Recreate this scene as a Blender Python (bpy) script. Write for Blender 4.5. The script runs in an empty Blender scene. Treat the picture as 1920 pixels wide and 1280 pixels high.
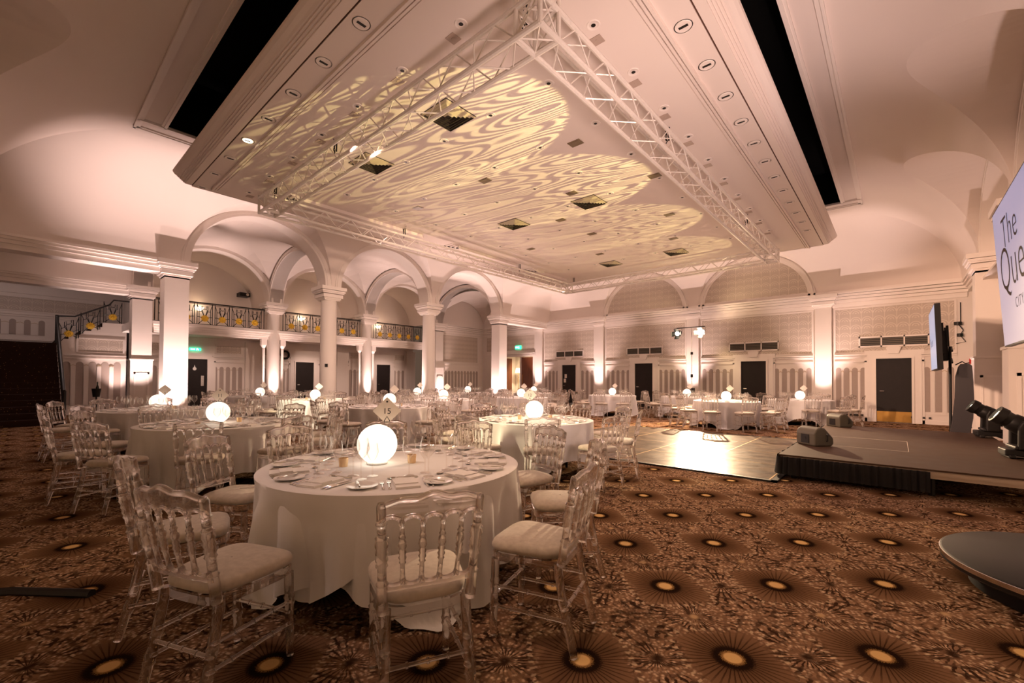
import bpy, math, random
from math import sin, cos, pi, sqrt, radians, atan2
from mathutils import Vector, Matrix
C = bpy.context.scene.collection
sc = bpy.context.scene
random.seed(7)
# ---------------------------------------------------------------- camera
FPX, YAW, PIT, ROL, CY = 817.35, .7237776, .01538391, .005306458, 697.2735
CAMZ = 1.36
_F = Vector((-sin(YAW)*cos(PIT), cos(YAW)*cos(PIT), sin(PIT)))
_r = Vector((cos(YAW), sin(YAW), 0)); _u = _r.cross(_F)
_r, _u = _r*cos(ROL)+_u*sin(ROL), _u*cos(ROL)-_r*sin(ROL)
cd = bpy.data.cameras.new('camera'); cam = bpy.data.objects.new('camera', cd); C.objects.link(cam)
cam.matrix_world = Matrix(((_r.x, _u.x, -_F.x, 0), (_r.y, _u.y, -_F.y, 0), (_r.z, _u.z, -_F.z, CAMZ), (0, 0, 0, 1)))
cd.sensor_width = 36; cd.lens = FPX/1920*36; cd.shift_y = (CY-640)/1920; cd.clip_start = .05; cd.clip_end = 200
sc.camera = cam
# ---------------------------------------------------------------- view, world
vs = sc.view_settings
sc.display_settings.display_device = 'sRGB'
vs.view_transform = 'Standard'; vs.look = 'None'; vs.gamma = 1; vs.exposure = 1.12; vs.use_curve_mapping = False
cy = sc.cycles
cy.max_bounces = 14; cy.diffuse_bounces = 4; cy.glossy_bounces = 4; cy.transmission_bounces = 10; cy.transparent_max_bounces = 28
cy.caustics_reflective = False; cy.caustics_refractive = False; cy.sample_clamp_indirect = 2.5; cy.blur_glossy = .6
cy.use_denoising = True
w = bpy.data.worlds.new('world'); sc.world = w; w.use_nodes = True
w.node_tree.nodes['Background'].inputs[0].default_value = (1, .62, .42, 1)
w.node_tree.nodes['Background'].inputs[1].default_value = .05
# ---------------------------------------------------------------- lights
def aim(o, loc, target):
    o.location = loc
    o.rotation_euler = (Vector(target)-Vector(loc)).to_track_quat('-Z', 'Y').to_euler()
def spot(name, loc, target, watts, deg, col, blend=.6, rad=.05):
    l = bpy.data.lights.new(name, 'SPOT'); l.energy = watts; l.spot_size = radians(deg); l.spot_blend = blend
    l.color = col; l.shadow_soft_size = rad
    o = bpy.data.objects.new(name, l); C.objects.link(o); aim(o, loc, target); return o
def point(name, loc, watts, col, rad=.1):
    l = bpy.data.lights.new(name, 'POINT'); l.energy = watts; l.color = col; l.shadow_soft_size = rad
    o = bpy.data.objects.new(name, l); C.objects.link(o); o.location = loc; return o
PINK = (1, .715, .65); WARM = (1, .62, .43); TUNG = (1, .64, .40)
# column rows: main arcade X, balcony arcade X, bay lines along Y
XA, XB = -14.31, -19.1
YC = [2.7, 6.87, 11.05, 15.25]
PILX = [-14.66, -10.93, -6.45, -1.95]
UP = 170
def uplight(x, y, dx, dy, watts=UP, lean=.22):
    spot('uplight', (x, y, .12), (x-dx*lean, y-dy*lean, 3), watts, 62, PINK, .8, .05)
uplight(XA+.62, YC[0]+.0, 1, 0, 800); uplight(XA+.15, YC[0]-.55, 0, -1, 220)
uplight(XA-.3, YC[2]-.6, 0, -1, 420); uplight(XA, YC[2]+.62, 0, 1, 260)
uplight(XA+.62, YC[3], 1, 0, 520); uplight(XA, YC[3]-.62, 0, -1, 260)
uplight(XB+1.0, YC[0]-.05, 1, 0, 420, .3)
uplight(XB+.6, YC[1]-.1, 1, 0, 340); uplight(XB+.6, YC[2]-.1, 1, 0, 340)
uplight(XB+.6, YC[3], 1, 0, 240)
for px_ in PILX: uplight(px_, 18.12, 0, -1, 400)
uplight(1.1, 15.85, 0, 1, 200); uplight(1.12, 10.4, 0, -1, 260); uplight(1.12, 6.3, 0, -1, 260)
uplight(-21.45, 2.45, 1, 0, 230)
# stage fresnels, and unseen spots added to warm tables, columns and walls
LAMP = (-5.76, 17.72, 3.24)
spot('stage_lamp_light', (LAMP[0]+.05, LAMP[1]-.25, LAMP[2]-.03), (-3.0, 8.2, 0), 3300, 56, (1, .70, .42), .5, .06)
point('lamp_spill', (LAMP[0]+.05, LAMP[1]-.32, LAMP[2]-.02), 60, (1, .72, .42), .05)
spot('unseen_spot', (-8.2, .3, 4.6), (-4.3, 5.0, .6), 1500, 22, (1, .80, .50), .5, .06)
spot('unseen_spot', (-8.4, 1.2, 4.6), (-12.2, 5.3, .6), 1300, 18, (1, .84, .58), .5, .06)
spot('unseen_spot', (-4.5, 1.5, 3.7), (1.5, 14.0, 1.8), 1500, 40, WARM, .8, .15)
spot('unseen_spot', (-2.9, 4.6, 4.5), (-14.3, 8.6, 1.9), 1100, 46, (1, .68, .52), .9, .15)  # added to warm the arcade columns, no fitting stands here
spot('unseen_spot', (-2.0, .6, 4.6), (-.6, 4.2, 0), 110, 80, WARM, .9, .2)  # added fill over the right-hand carpet
spot('unseen_spot', (-4.6, -.4, 4.2), (-2.6, 1.7, .55), 75, 40, (1, .69, .60), .9, .15)  # added fill on the front table
spot('unseen_spot', (-6.0, 3.1, 4.6), (.6, 17.5, 1.7), 2000, 34, WARM, .9, .2)
for x_, y_, w_ in ((-4.48, 8.0, 150), (-8.0, 8.0, 170), (-4.48, 12.6, 230), (-8.0, 12.6, 230), (-2.5, 15.0, 170), (-10.1, 13.5, 170), (-10.1, 6.2, 150), (-6.3, 5.0, 70)):
    spot('downlight', (x_, y_, 5.22), (x_, y_, 0), w_, 125, (1, .645, .54), .9, .06)  # added fill for the middle and far hall, not lit fittings
for y_ in (4.75, 9.15, 13.3): spot('downlight', (-20.0, y_, 2.95), (-20.7, y_, 0), 55, 130, (1, .72, .62), .9, .06)  # added fill to brighten the wall under the balcony, no fittings there
point('stair_fill', (-21.5, -.6, 4.7), 20, (1, .78, .74))  # added fill for the dim stair hall, no lamp hangs here
spot('raft_fill', (.7, 3.0, 1.5), (-5.0, 7.5, 5.25), 520, 95, (1, .70, .62), .9, .7)  # soft unseen fill added to brighten the ceiling raft
spot('raft_fill', (-13.0, 9.0, 2.6), (-5.0, 9.2, 5.25), 420, 100, (1, .68, .60), .9, .7)  # second added raft fill, from the arcade side
spot('lobby_light', (-16.9, 20.4, 2.95), (-17.2, 21.4, 0), 420, 150, (1, .78, .5), .9, .2)
for y_ in (4.6, 9.0, 13.2): point('balcony_glow', (-20.9, y_, 4.35), 2.5, WARM)
# moving heads throw a wave gobo up at the ceiling raft
def gobo(loc, target, watts, deg, rot):
    o = spot('gobo_beam', loc, target, watts, deg, (1, .80, .34), .12, .004)
    l = o.data; l.use_nodes = True; nt = l.node_tree; N = nt.nodes; L = nt.links
    em = next(n for n in N if n.type == 'EMISSION')
    tc = N.new('ShaderNodeTexCoord'); sp = N.new('ShaderNodeSeparateXYZ'); L.new(tc.outputs['Normal'], sp.inputs[0])
    def m(op, a, b=0):
        q = N.new('ShaderNodeMath'); q.operation = op
        for i, v in enumerate((a, b)):
            if hasattr(v, 'links') or hasattr(v, 'is_linked'): L.new(v, q.inputs[i])
            else: q.inputs[i].default_value = v
        return q.outputs[0]
    x = m('DIVIDE', sp.outputs[0], sp.outputs[2]); y = m('DIVIDE', sp.outputs[1], sp.outputs[2])
    k = math.tan(radians(deg/2))
    x = m('DIVIDE', x, k); y = m('DIVIDE', y, k)
    ca, sa = cos(rot), sin(rot)
    u = m('ADD', m('MULTIPLY', x, ca), m('MULTIPLY', y, sa)); v = m('SUBTRACT', m('MULTIPLY', y, ca), m('MULTIPLY', x, sa))
    cb = N.new('ShaderNodeCombineXYZ'); L.new(m('MULTIPLY', u, 1.0), cb.inputs[0]); L.new(m('MULTIPLY', v, 3.4), cb.inputs[1])
    vo = N.new('ShaderNodeTexVoronoi'); vo.inputs['Scale'].default_value = 1.0; vo.inputs['Randomness'].default_value = .75
    L.new(cb.outputs[0], vo.inputs['Vector'])
    s = m('SINE', m('MULTIPLY', vo.outputs['Distance'], 58))
    s = m('ADD', m('MULTIPLY', s, 1.1), .5)
    s = m('MAXIMUM', m('MINIMUM', s, 1.0), .02)
    L.new(s, em.inputs['Strength'])
    return o
# ---------------------------------------------------------------- mesh helpers
M = {}
class MB:
    def __init__(s): s.v = []; s.f = []; s.m = []
    def add(s, vs_, fs, mi=0):
        b = len(s.v); s.v += [tuple(p) for p in vs_]
        for f in fs: s.f.append(tuple(b+i for i in f)); s.m.append(mi)
    def box(s, a, b, mi=0):
        x0, y0, z0 = (min(a[i], b[i]) for i in range(3)); x1, y1, z1 = (max(a[i], b[i]) for i in range(3))
        s.add([(x0,y0,z0),(x1,y0,z0),(x1,y1,z0),(x0,y1,z0),(x0,y0,z1),(x1,y0,z1),(x1,y1,z1),(x0,y1,z1)],
              [(0,3,2,1),(4,5,6,7),(0,1,5,4),(1,2,6,5),(2,3,7,6),(3,0,4,7)], mi)
    def tube(s, path, r, n=8, mi=0, cap=True):
        P = [Vector(p) for p in path]; R = r if isinstance(r, (list, tuple)) else [r]*len(P); vs_ = []
        for i, p in enumerate(P):
            d = (P[min(i+1, len(P)-1)]-P[max(i-1, 0)])
            if d.length < 1e-9: d = Vector((0, 0, 1))
            d.normalize(); a = Vector((0, 0, 1)) if abs(d.z) < .9 else Vector((1, 0, 0))
            e1 = d.cross(a).normalized(); e2 = d.cross(e1)
            for k in range(n):
                t = 2*pi*k/n; vs_.append(p+(e1*cos(t)+e2*sin(t))*R[i])
        fs = [(i*n+k, i*n+(k+1) % n, (i+1)*n+(k+1) % n, (i+1)*n+k) for i in range(len(P)-1) for k in range(n)]
        if cap: fs += [tuple(range(n))[::-1], tuple((len(P)-1)*n+k for k in range(n))]
        s.add(vs_, fs, mi)
    def lathe(s, prof, n=16, c=(0, 0, 0), mi=0, cap=True, T=None):
        vs_ = []
        for r, z in prof:
            for k in range(n):
                p = Vector((r*cos(2*pi*k/n), r*sin(2*pi*k/n), z))
                if T is not None: p = T @ p
                vs_.append((p.x+c[0], p.y+c[1], p.z+c[2]))
        m_ = len(prof)
        fs = [(i*n+k, i*n+(k+1) % n, (i+1)*n+(k+1) % n, (i+1)*n+k) for i in range(m_-1) for k in range(n)]
        if cap: fs += [tuple(range(n))[::-1], tuple((m_-1)*n+k for k in range(n))]
        s.add(vs_, fs, mi)
    def prism(s, poly, f0, f1, mi=0, caps=True):
        # poly: list of 2D points; f0,f1: functions mapping (a,b)->3D for the two faces
        n = len(poly); vs_ = [f0(*p) for p in poly]+[f1(*p) for p in poly]
        fs = [(k, (k+1) % n, n+(k+1) % n, n+k) for k in range(n)]
        if caps: fs += [tuple(range(n))[::-1], tuple(range(n, 2*n))]
        s.add(vs_, fs, mi)
    def grid(s, rows, mi=0, closed=False):
        n = len(rows[0]); vs_ = [p for r in rows for p in r]
        kk = n if closed else n-1
        s.add(vs_, [(i*n+k, i*n+(k+1) % n, (i+1)*n+(k+1) % n, (i+1)*n+k) for i in range(len(rows)-1) for k in range(kk)], mi)
    def mesh(s, name, mats, smooth=35):
        me = bpy.data.meshes.new(name); me.from_pydata(s.v, [], s.f)
        for m_ in (mats if isinstance(mats, (list, tuple)) else [mats]): me.materials.append(m_)
        me.polygons.foreach_set('material_index', s.m)
        if mats in (M.get('acrylic'), M.get('glass')):
            import bmesh
            bm = bmesh.new(); bm.from_mesh(me); bmesh.ops.remove_doubles(bm, verts=bm.verts, dist=1e-5); bmesh.ops.recalc_face_normals(bm, faces=bm.faces); bm.to_mesh(me); bm.free()
        if smooth:
            me.polygons.foreach_set('use_smooth', [True]*len(me.polygons)); me.set_sharp_from_angle(angle=radians(smooth))
        me.update(); return me
    def build(s, name, mats, parent=None, smooth=35, loc=None):
        o = bpy.data.objects.new(name, s.mesh(name, mats, smooth)); C.objects.link(o)
        if parent is not None: o.parent = parent
        if loc is not None: o.location = loc
        return o
def inst(name, me, parent=None, loc=(0, 0, 0), rz=0):
    o = bpy.data.objects.new(name, me); C.objects.link(o); o.location = loc; o.rotation_euler = (0, 0, rz)
    if parent is not None: o.parent = parent
    return o
def tag(o, label, cat, group=None, kind=None):
    o['label'] = label; o['category'] = cat
    if group: o['group'] = group
    if kind: o['kind'] = kind
    return o
def thing(name, label, cat, loc=(0, 0, 0), rz=0, group=None):
    o = bpy.data.objects.new(name, None); C.objects.link(o); o.empty_display_size = .1
    o.location = loc; o.rotation_euler = (0, 0, rz); return tag(o, label, cat, group)
def struct(name, mb, mats, parent=None, smooth=35):
    o = mb.build(name, mats, parent, smooth)
    if parent is None: o['kind'] = 'structure'
    return o
def dup(root, loc, rz, label=None, group=None):
    r = root.copy(); C.objects.link(r); r.location = loc; r.rotation_euler = (0, 0, rz)
    if label: r['label'] = label
    if group: r['group'] = group
    for ch in list(root.children):
        c = ch.copy(); C.objects.link(c); c.parent = r
        for g in list(ch.children):
            d = g.copy(); C.objects.link(d); d.parent = c
    return r
ORD = ['first', 'second', 'third', 'fourth', 'fifth', 'sixth', 'seventh', 'eighth', 'ninth', 'tenth', 'eleventh', 'twelfth',
       'thirteenth', 'fourteenth', 'fifteenth', 'sixteenth', 'seventeenth', 'eighteenth', 'nineteenth', 'twentieth']
def text_mesh(txt, size, mat_, extr=.001, shear=0, space=1.0, thin=0):
    cu = bpy.data.curves.new('text', 'FONT'); cu.body = txt; cu.size = size; cu.extrude = extr; cu.align_x = 'CENTER'; cu.align_y = 'CENTER'
    cu.shear = shear; cu.offset = -thin; cu.space_character = space; cu.resolution_u = 4
    o = bpy.data.objects.new('text', cu); C.objects.link(o)
    dg = bpy.context.evaluated_depsgraph_get(); me = bpy.data.meshes.new_from_object(o.evaluated_get(dg))
    bpy.data.objects.remove(o); bpy.data.curves.remove(cu); me.materials.clear(); me.materials.append(mat_); return me
# ---------------------------------------------------------------- materials
class NT:
    def __init__(s, name):
        s.mat = bpy.data.materials.new(name); s.mat.use_nodes = True; s.t = s.mat.node_tree; s.N = s.t.nodes; s.L = s.t.links
        s.b = s.N['Principled BSDF']; s.out = s.N['Material Output']
    def put(s, v, inp):
        if hasattr(v, 'is_linked') or hasattr(v, 'links'): s.L.new(v, inp)
        elif isinstance(v, tuple) and len(v) == 3 and inp.type == 'RGBA': inp.default_value = (*v, 1)
        else: inp.default_value = v
    def m(s, op, a, b=0, c=None):
        q = s.N.new('ShaderNodeMath'); q.operation = op; s.put(a, q.inputs[0]); s.put(b, q.inputs[1])
        if c is not None: s.put(c, q.inputs[2])
        return q.outputs[0]
    def pos(s):
        tc = s.N.new('ShaderNodeTexCoord'); sp = s.N.new('ShaderNodeSeparateXYZ'); s.L.new(tc.outputs['Object'], sp.inputs[0])
        s.vec = tc.outputs['Object']; return sp.outputs[0], sp.outputs[1], sp.outputs[2]
    def noise(s, scale, detail=3, vec=None, rough=.5):
        q = s.N.new('ShaderNodeTexNoise'); q.inputs['Scale'].default_value = scale; q.inputs['Detail'].default_value = detail; q.inputs['Roughness'].default_value = rough
        if vec is None:
            tc = s.N.new('ShaderNodeTexCoord'); vec = tc.outputs['Object']
        s.L.new(vec, q.inputs['Vector']); return q.outputs[0]
    def vor(s, scale, vec=None, feat='F1', rnd=1):
        q = s.N.new('ShaderNodeTexVoronoi'); q.feature = feat; q.inputs['Scale'].default_value = scale; q.inputs['Randomness'].default_value = rnd
        if vec is None:
            tc = s.N.new('ShaderNodeTexCoord'); vec = tc.outputs['Object']
        s.L.new(vec, q.inputs['Vector']); return q.outputs['Distance']
    def xyz(s, x, y, z=0):
        q = s.N.new('ShaderNodeCombineXYZ'); s.put(x, q.inputs[0]); s.put(y, q.inputs[1]); s.put(z, q.inputs[2]); return q.outputs[0]
    def mix(s, f, a, b):
        q = s.N.new('ShaderNodeMix'); q.data_type = 'RGBA'; q.clamp_factor = True
        s.put(f, q.inputs[0]); s.put(a, q.inputs[6]); s.put(b, q.inputs[7]); return q.outputs[2]
    def step(s, e0, e1, x):
        q = s.N.new('ShaderNodeMapRange'); q.interpolation_type = 'SMOOTHSTEP'; s.put(x, q.inputs[0])
        q.inputs[1].default_value = e0; q.inputs[2].default_value = e1; return q.outputs[0]
    def bump(s, h, strength=.2, dist=.01):
        q = s.N.new('ShaderNodeBump'); q.inputs['Strength'].default_value = strength; q.inputs['Distance'].default_value = dist
        s.put(h, q.inputs['Height']); s.L.new(q.outputs[0], s.b.inputs['Normal'])
    def done(s, col=None, rough=None, metal=None, spec=None):
        if col is not None: s.put(col, s.b.inputs['Base Color'])
        if rough is not None: s.put(rough, s.b.inputs['Roughness'])
        if metal is not None: s.b.inputs['Metallic'].default_value = metal
        if spec is not None: s.b.inputs['Specular IOR Level'].default_value = spec
        return s.mat
def plain(name, col, rough=.5, metal=0, var=.06, scale=14, spec=.5, bump=0):
    n = NT(name); f = n.noise(scale, 4)
    c = n.mix(f, tuple(max(0, x*(1-var)) for x in col), tuple(min(1, x*(1+var)) for x in col))
    if bump: n.bump(f, bump, .01)
    return n.done(c, rough, metal, spec)
def glow(name, col, strength):
    n = NT(name); n.done(col, .4); f = n.noise(3, 2); c = n.mix(f, tuple(x*.98 for x in col), col)
    n.put(c, n.b.inputs['Emission Color']); n.b.inputs['Emission Strength'].default_value = strength; return n.mat
M['plaster'] = plain('plaster', (.81, .735, .68), .75, var=.02, scale=2.5, spec=.25)
M['ceil'] = plain('ceiling_paint', (.80, .71, .655), .85, var=.02, scale=1.2, spec=.2)
M['trim'] = plain('trim_paint', (.85, .775, .72), .5, var=.02, scale=4)
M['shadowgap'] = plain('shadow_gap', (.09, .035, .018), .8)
M['black'] = plain('black_void', (.004, .004, .004), .9, var=.3, spec=.1)
M['slot'] = plain('dado_inset', (.40, .325, .285), .7, var=.04)
M['cord'] = plain('gilt_cord', (.55, .42, .26), .5)
M['door'] = plain('dark_door', (.020, .015, .014), .5, var=.2, scale=6, spec=.2)
M['steel'] = plain('brushed_steel', (.75, .72, .68), .25, 1)
M['brass'] = plain('brass_plate', (.62, .36, .10), .3, .9)
M['gold'] = plain('gilt_flower', (.90, .55, .06), .38, .55, var=.2, scale=30)
M['iron'] = plain('wrought_iron', (.012, .010, .009), .45, .3, var=.2)
M['truss'] = plain('white_truss_paint', (.82, .76, .70), .35, .15, var=.1, scale=40)
M['chain'] = plain('black_chain', (.02, .017, .015), .4, .6)
M['blackplastic'] = plain('black_plastic', (.013, .011, .010), .45, 0, var=.2, scale=40, spec=.28)
M['blackcloth'] = plain('black_drape', (.010, .008, .007), .95, var=.3, scale=60)
M['grille'] = plain('grille_dark', (.035, .028, .022), .6)
M['pad'] = None
M['linen'] = plain('white_linen', (.83, .80, .78), .85, var=.02, scale=8, spec=.15, bump=.02)
M['napkin'] = plain('napkin_linen', (.80, .76, .73), .85, var=.03, scale=30, spec=.2, bump=.05)
M['china'] = plain('white_china', (.80, .77, .73), .15, var=.01)
M['silver'] = plain('silver_cutlery', (.80, .77, .73), .16, 1, var=.05)
M['card'] = plain('sign_card', (.82, .72, .62), .7, var=.03)
M['ink'] = plain('dark_ink', (.03, .02, .015), .6)
M['votive'] = plain('gold_votive', (.80, .58, .34), .25, .6, var=.15, scale=60)
M['orb'] = glow('orb_glow', (1, .92, .78), .62)
M['exit'] = glow('exit_green', (.03, .75, .36), 1.2)
M['exitwhite'] = glow('exit_white', (.85, 1, .92), 1.5)
M['lamp'] = glow('lamp_lens', (1, .86, .62), 60)
M['lamp2'] = glow('lamp_lens_low', (1, .85, .6), 6)
M['sconce'] = glow('sconce_shade', (1, .80, .55), 2.2)
M['red'] = plain('red_call_point', (.55, .03, .02), .4)
M['leaf'] = plain('leaf_green', (.05, .11, .02), .5, var=.4, scale=12)
M['wood'] = None
for k_ in ('lamp', 'lamp2', 'sconce', 'exit', 'exitwhite'): M[k_].cycles.emission_sampling = 'NONE'
def screen_mat(name, c0, c1, z0, z1, st):
    n = NT(name); x, y, z = n.pos(); f = n.step(z0, z1, z); c = n.mix(f, c0, c1); n.done((.02, .02, .02), .3)
    n.put(c, n.b.inputs['Emission Color']); n.b.inputs['Emission Strength'].default_value = st; return n.mat
def wood_mat():
    n = NT('door_wood'); x, y, z = n.pos(); f = n.noise(3.0, 5, n.xyz(n.m('MULTIPLY', x, 6), n.m('MULTIPLY', y, 6), n.m('MULTIPLY', z, .8)))
    return n.done(n.mix(f, (.10, .028, .012), (.26, .085, .035)), .35)
M['wood'] = wood_mat()
def pad_mat():
    n = NT('velvet_pad'); f = n.noise(38, 5); g = n.noise(7, 3); c = n.mix(f, (.36, .295, .225), (.70, .61, .50)); c = n.mix(n.m('MULTIPLY', g, .35), c, (.50, .42, .33))
    n.bump(f, .25, .004); n.b.inputs['Sheen Weight'].default_value = .4; return n.done(c, .9, spec=.15)
M['pad'] = pad_mat()
def acrylic(name, tr, gl, rf, tint=(1, .985, .97)):
    n = NT(name); N, L = n.N, n.L; N.remove(n.b)
    g = N.new('ShaderNodeBsdfGlass'); g.inputs['IOR'].default_value = 1.42; g.inputs['Roughness'].default_value = .02; g.inputs['Color'].default_value = (*tint, 1)
    t = N.new('ShaderNodeBsdfTransparent'); t.inputs[0].default_value = (*tint, 1)
    s = N.new('ShaderNodeBsdfGlossy'); s.inputs['Roughness'].default_value = .08; s.inputs[0].default_value = (1, .97, .94, 1)
    lw = N.new('ShaderNodeLayerWeight'); lw.inputs['Blend'].default_value = .45
    f = n.m('MULTIPLY', n.m('POWER', lw.outputs['Facing'], 2.2), gl)
    f = n.m('ADD', f, n.m('MULTIPLY', n.noise(40, 2), .02))
    a = N.new('ShaderNodeMixShader'); a.inputs[0].default_value = tr; L.new(g.outputs[0], a.inputs[1]); L.new(t.outputs[0], a.inputs[2])
    b = N.new('ShaderNodeMixShader'); L.new(f, b.inputs[0]); L.new(a.outputs[0], b.inputs[1]); L.new(s.outputs[0], b.inputs[2])
    L.new(b.outputs[0], n.out.inputs[0]); return n.mat
M['acrylic'] = acrylic('clear_acrylic', .27, .6, 1)
def thin_glass(name, gl):
    n = NT(name); N, L = n.N, n.L; N.remove(n.b)
    t = N.new('ShaderNodeBsdfTransparent')
    s = N.new('ShaderNodeBsdfGlossy'); s.inputs['Roughness'].default_value = .04; s.inputs[0].default_value = (1, .98, .95, 1)
    lw = N.new('ShaderNodeLayerWeight'); lw.inputs['Blend'].default_value = .5
    f = n.m('ADD', n.m('MULTIPLY', n.m('POWER', lw.outputs['Facing'], 2.2), gl), n.m('ADD', .045, n.m('MULTIPLY', n.noise(30, 2), .03)))
    L.new(n.mix(n.m('POWER', lw.outputs['Facing'], 7.0), (.985, .975, .965), (.45, .41, .38)), t.inputs[0])
    b = N.new('ShaderNodeMixShader'); L.new(f, b.inputs[0]); L.new(t.outputs[0], b.inputs[1]); L.new(s.outputs[0], b.inputs[2])
    L.new(b.outputs[0], n.out.inputs[0]); return n.mat
M['glass'] = thin_glass('wine_glass', .75)
def wallpaper(name, ax):
    n = NT(name); x, y, z = n.pos(); s = x if ax == 'x' else y
    u = n.m('DIVIDE', s, .30); v = n.m('DIVIDE', z, .26)
    fu = n.m('SUBTRACT', n.m('FRACT', u), .5)
    line = n.step(.46, .49, n.m('ABSOLUTE', fu))
    fv = n.m('FRACT', v)
    d = n.m('SQRT', n.m('ADD', n.m('POWER', n.m('MULTIPLY', fu, 1.15), 2), n.m('POWER', fv, 2)))
    ring = n.step(.1, .75, n.m('SINE', n.m('MULTIPLY', d, 27)))
    fu2 = n.m('SUBTRACT', n.m('FRACT', n.m('ADD', u, .5)), .5)
    mask = n.step(.60, .57, d)
    pat = n.m('MAXIMUM', n.m('MULTIPLY', ring, mask), line)
    base = n.mix(n.noise(1.5, 2), (.50, .42, .36), (.54, .455, .385))
    return n.done(n.mix(n.m('MULTIPLY', pat, .8), base, (.70, .615, .53)), .6)
M['wpx'] = wallpaper('wallpaper_fan', 'x'); M['wpy'] = wallpaper('wallpaper_fan_side', 'y')
def carpet():
    n = NT('carpet_starburst'); x, y, z = n.pos()
    u = n.m('DIVIDE', n.m('ADD', x, .612), .5425); v = n.m('DIVIDE', n.m('SUBTRACT', y, 3.352), .5085)
    a = n.m('MULTIPLY', n.m('ADD', u, v), .5); b = n.m('MULTIPLY', n.m('SUBTRACT', u, v), .5)
    nz = n.noise(26, 3); nz2 = n.noise(9, 3); fine = n.noise(150, 2)
    def loc(oa, ob):
        da = n.m('SUBTRACT', n.m('ADD', a, oa), n.m('ROUND', n.m('ADD', a, oa)))
        db = n.m('SUBTRACT', n.m('ADD', b, ob), n.m('ROUND', n.m('ADD', b, ob)))
        dx = n.m('MULTIPLY', n.m('ADD', da, db), .5425); dy = n.m('MULTIPLY', n.m('SUBTRACT', da, db), .5085)
        r = n.m('SQRT', n.m('ADD', n.m('MULTIPLY', dx, dx), n.m('MULTIPLY', dy, dy))); th = n.m('ARCTAN2', dy, dx); return da, db, r, th
    da, db, r, th = loc(0, 0)
    _, _, r1, t1 = loc(.5, 0); _, _, r2, t2 = loc(0, .5)
    wob = n.m('MULTIPLY', n.m('SUBTRACT', nz, .5), .9)
    # ground: tan with dark scratchy radiating lines from two sets of stars
    ray1 = n.step(.05, .55, n.m('SINE', n.m('ADD', n.m('MULTIPLY', t1, 26), n.m('MULTIPLY', wob, 9))))
    ray2 = n.step(.0, .5, n.m('SINE', n.m('ADD', n.m('MULTIPLY', t2, 34), n.m('MULTIPLY', wob, 10))))
    near1 = n.step(-.06, .06, n.m('SUBTRACT', r2, r1))
    ray = n.m('ADD', n.m('MULTIPLY', ray1, near1), n.m('MULTIPLY', ray2, n.m('SUBTRACT', 1, near1)))
    ray3 = n.step(.35, .75, n.m('SINE', n.m('ADD', n.m('MULTIPLY', th, 30), n.m('MULTIPLY', wob, 3))))
    ray = n.m('MAXIMUM', ray, n.m('MULTIPLY', ray3, .8))
    brk = n.step(.40, .56, nz2)
    ray = n.m('MULTIPLY', ray, n.m('ADD', .35, n.m('MULTIPLY', brk, .65)))
    vo = n.vor(46)
    g = n.mix(n.step(.1, .55, vo), (.60, .41, .27), (.24, .135, .078))
    g = n.mix(n.m('MULTIPLY', ray, .92), g, (.022, .010, .006))
    c1 = n.step(.045, .01, r1); g = n.mix(n.m('MULTIPLY', c1, .9), g, (.02, .009, .005))
    c2 = n.step(.035, .01, r2); g = n.mix(n.m('MULTIPLY', c2, .8), g, (.50, .32, .17))
    # medallion
    fld = n.mix(n.step(.05, .27, r), (.085, .042, .020), (.20, .11, .060))
    fld = n.mix(n.m('MULTIPLY', fine, .35), fld, (.10, .05, .025))
    rr = n.step(.45, .8, n.m('SINE', n.m('ADD', n.m('MULTIPLY', th, 44), n.m('MULTIPLY', wob, 1.5))))
    rays = n.m('MULTIPLY', rr, n.step(.34, .10, r))
    edge = n.m('SUBTRACT', .285, n.m('MULTIPLY', n.m('ABSOLUTE', n.m('SINE', n.m('MULTIPLY', th, 2))), .065))
    inm = n.step(.035, -.035, n.m('SUBTRACT', r, n.m('ADD', edge, n.m('MULTIPLY', wob, .05))))
    col = n.mix(inm, g, fld)
    col = n.mix(n.m('MULTIPLY', rays, .85), col, (.024, .011, .006))
    dots = n.m('MULTIPLY', n.step(.018, .008, n.m('ABSOLUTE', n.m('SUBTRACT', r, n.m('ADD', edge, .025)))), n.step(.45, .8, n.m('SINE', n.m('MULTIPLY', th, 34))))
    col = n.mix(n.m('MULTIPLY', dots, .75), col, (.52, .38, .24))
    rj = n.m('ADD', r, n.m('MULTIPLY', n.m('SUBTRACT', fine, .5), .045))
    col = n.mix(n.m('MULTIPLY', n.step(.112, .082, rj), .95), col, (.012, .006, .004))
    col = n.mix(n.step(.062, .046, rj), col, (.26, .14, .05))
    col = n.mix(n.step(.046, .036, r), col, (.60, .38, .16))
    n.bump(fine, .3, .004)
    return n.done(col, 1.0, spec=0)
M['carpet'] = carpet()
def dance():
    n = NT('dance_floor_marble'); x, y, z = n.pos()
    f = n.noise(2.2, 7, n.xyz(x, n.m('MULTIPLY', y, 2.2), 0), .65); c = n.mix(n.step(.38, .7, f), (.075, .052, .034), (.20, .145, .095))
    return n.done(c, n.m('ADD', .24, n.m('MULTIPLY', n.noise(6, 3), .16)), spec=.12)
M['dance'] = dance()
def stage_top():
    n = NT('stage_deck'); f = n.noise(5, 6); return n.done(n.mix(f, (.046, .023, .012), (.085, .044, .025)), n.m('ADD', .5, n.m('MULTIPLY', f, .2)), spec=.25)
M['stage'] = stage_top()
M['gap'] = plain('gold_strip', (.75, .52, .25), .35, .5)
# ---------------------------------------------------------------- setting
ZS = 4.37            # springing line on top of the cornice
XL, XR, YF, YB = -14.02, 1.5, -.95, 18.9
XD = -21.5           # wall under the balcony
b = MB(); b.box((-27, -3.2, -.1), (4.2, 23, 0)); struct('floor', b, M['carpet'])
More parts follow.
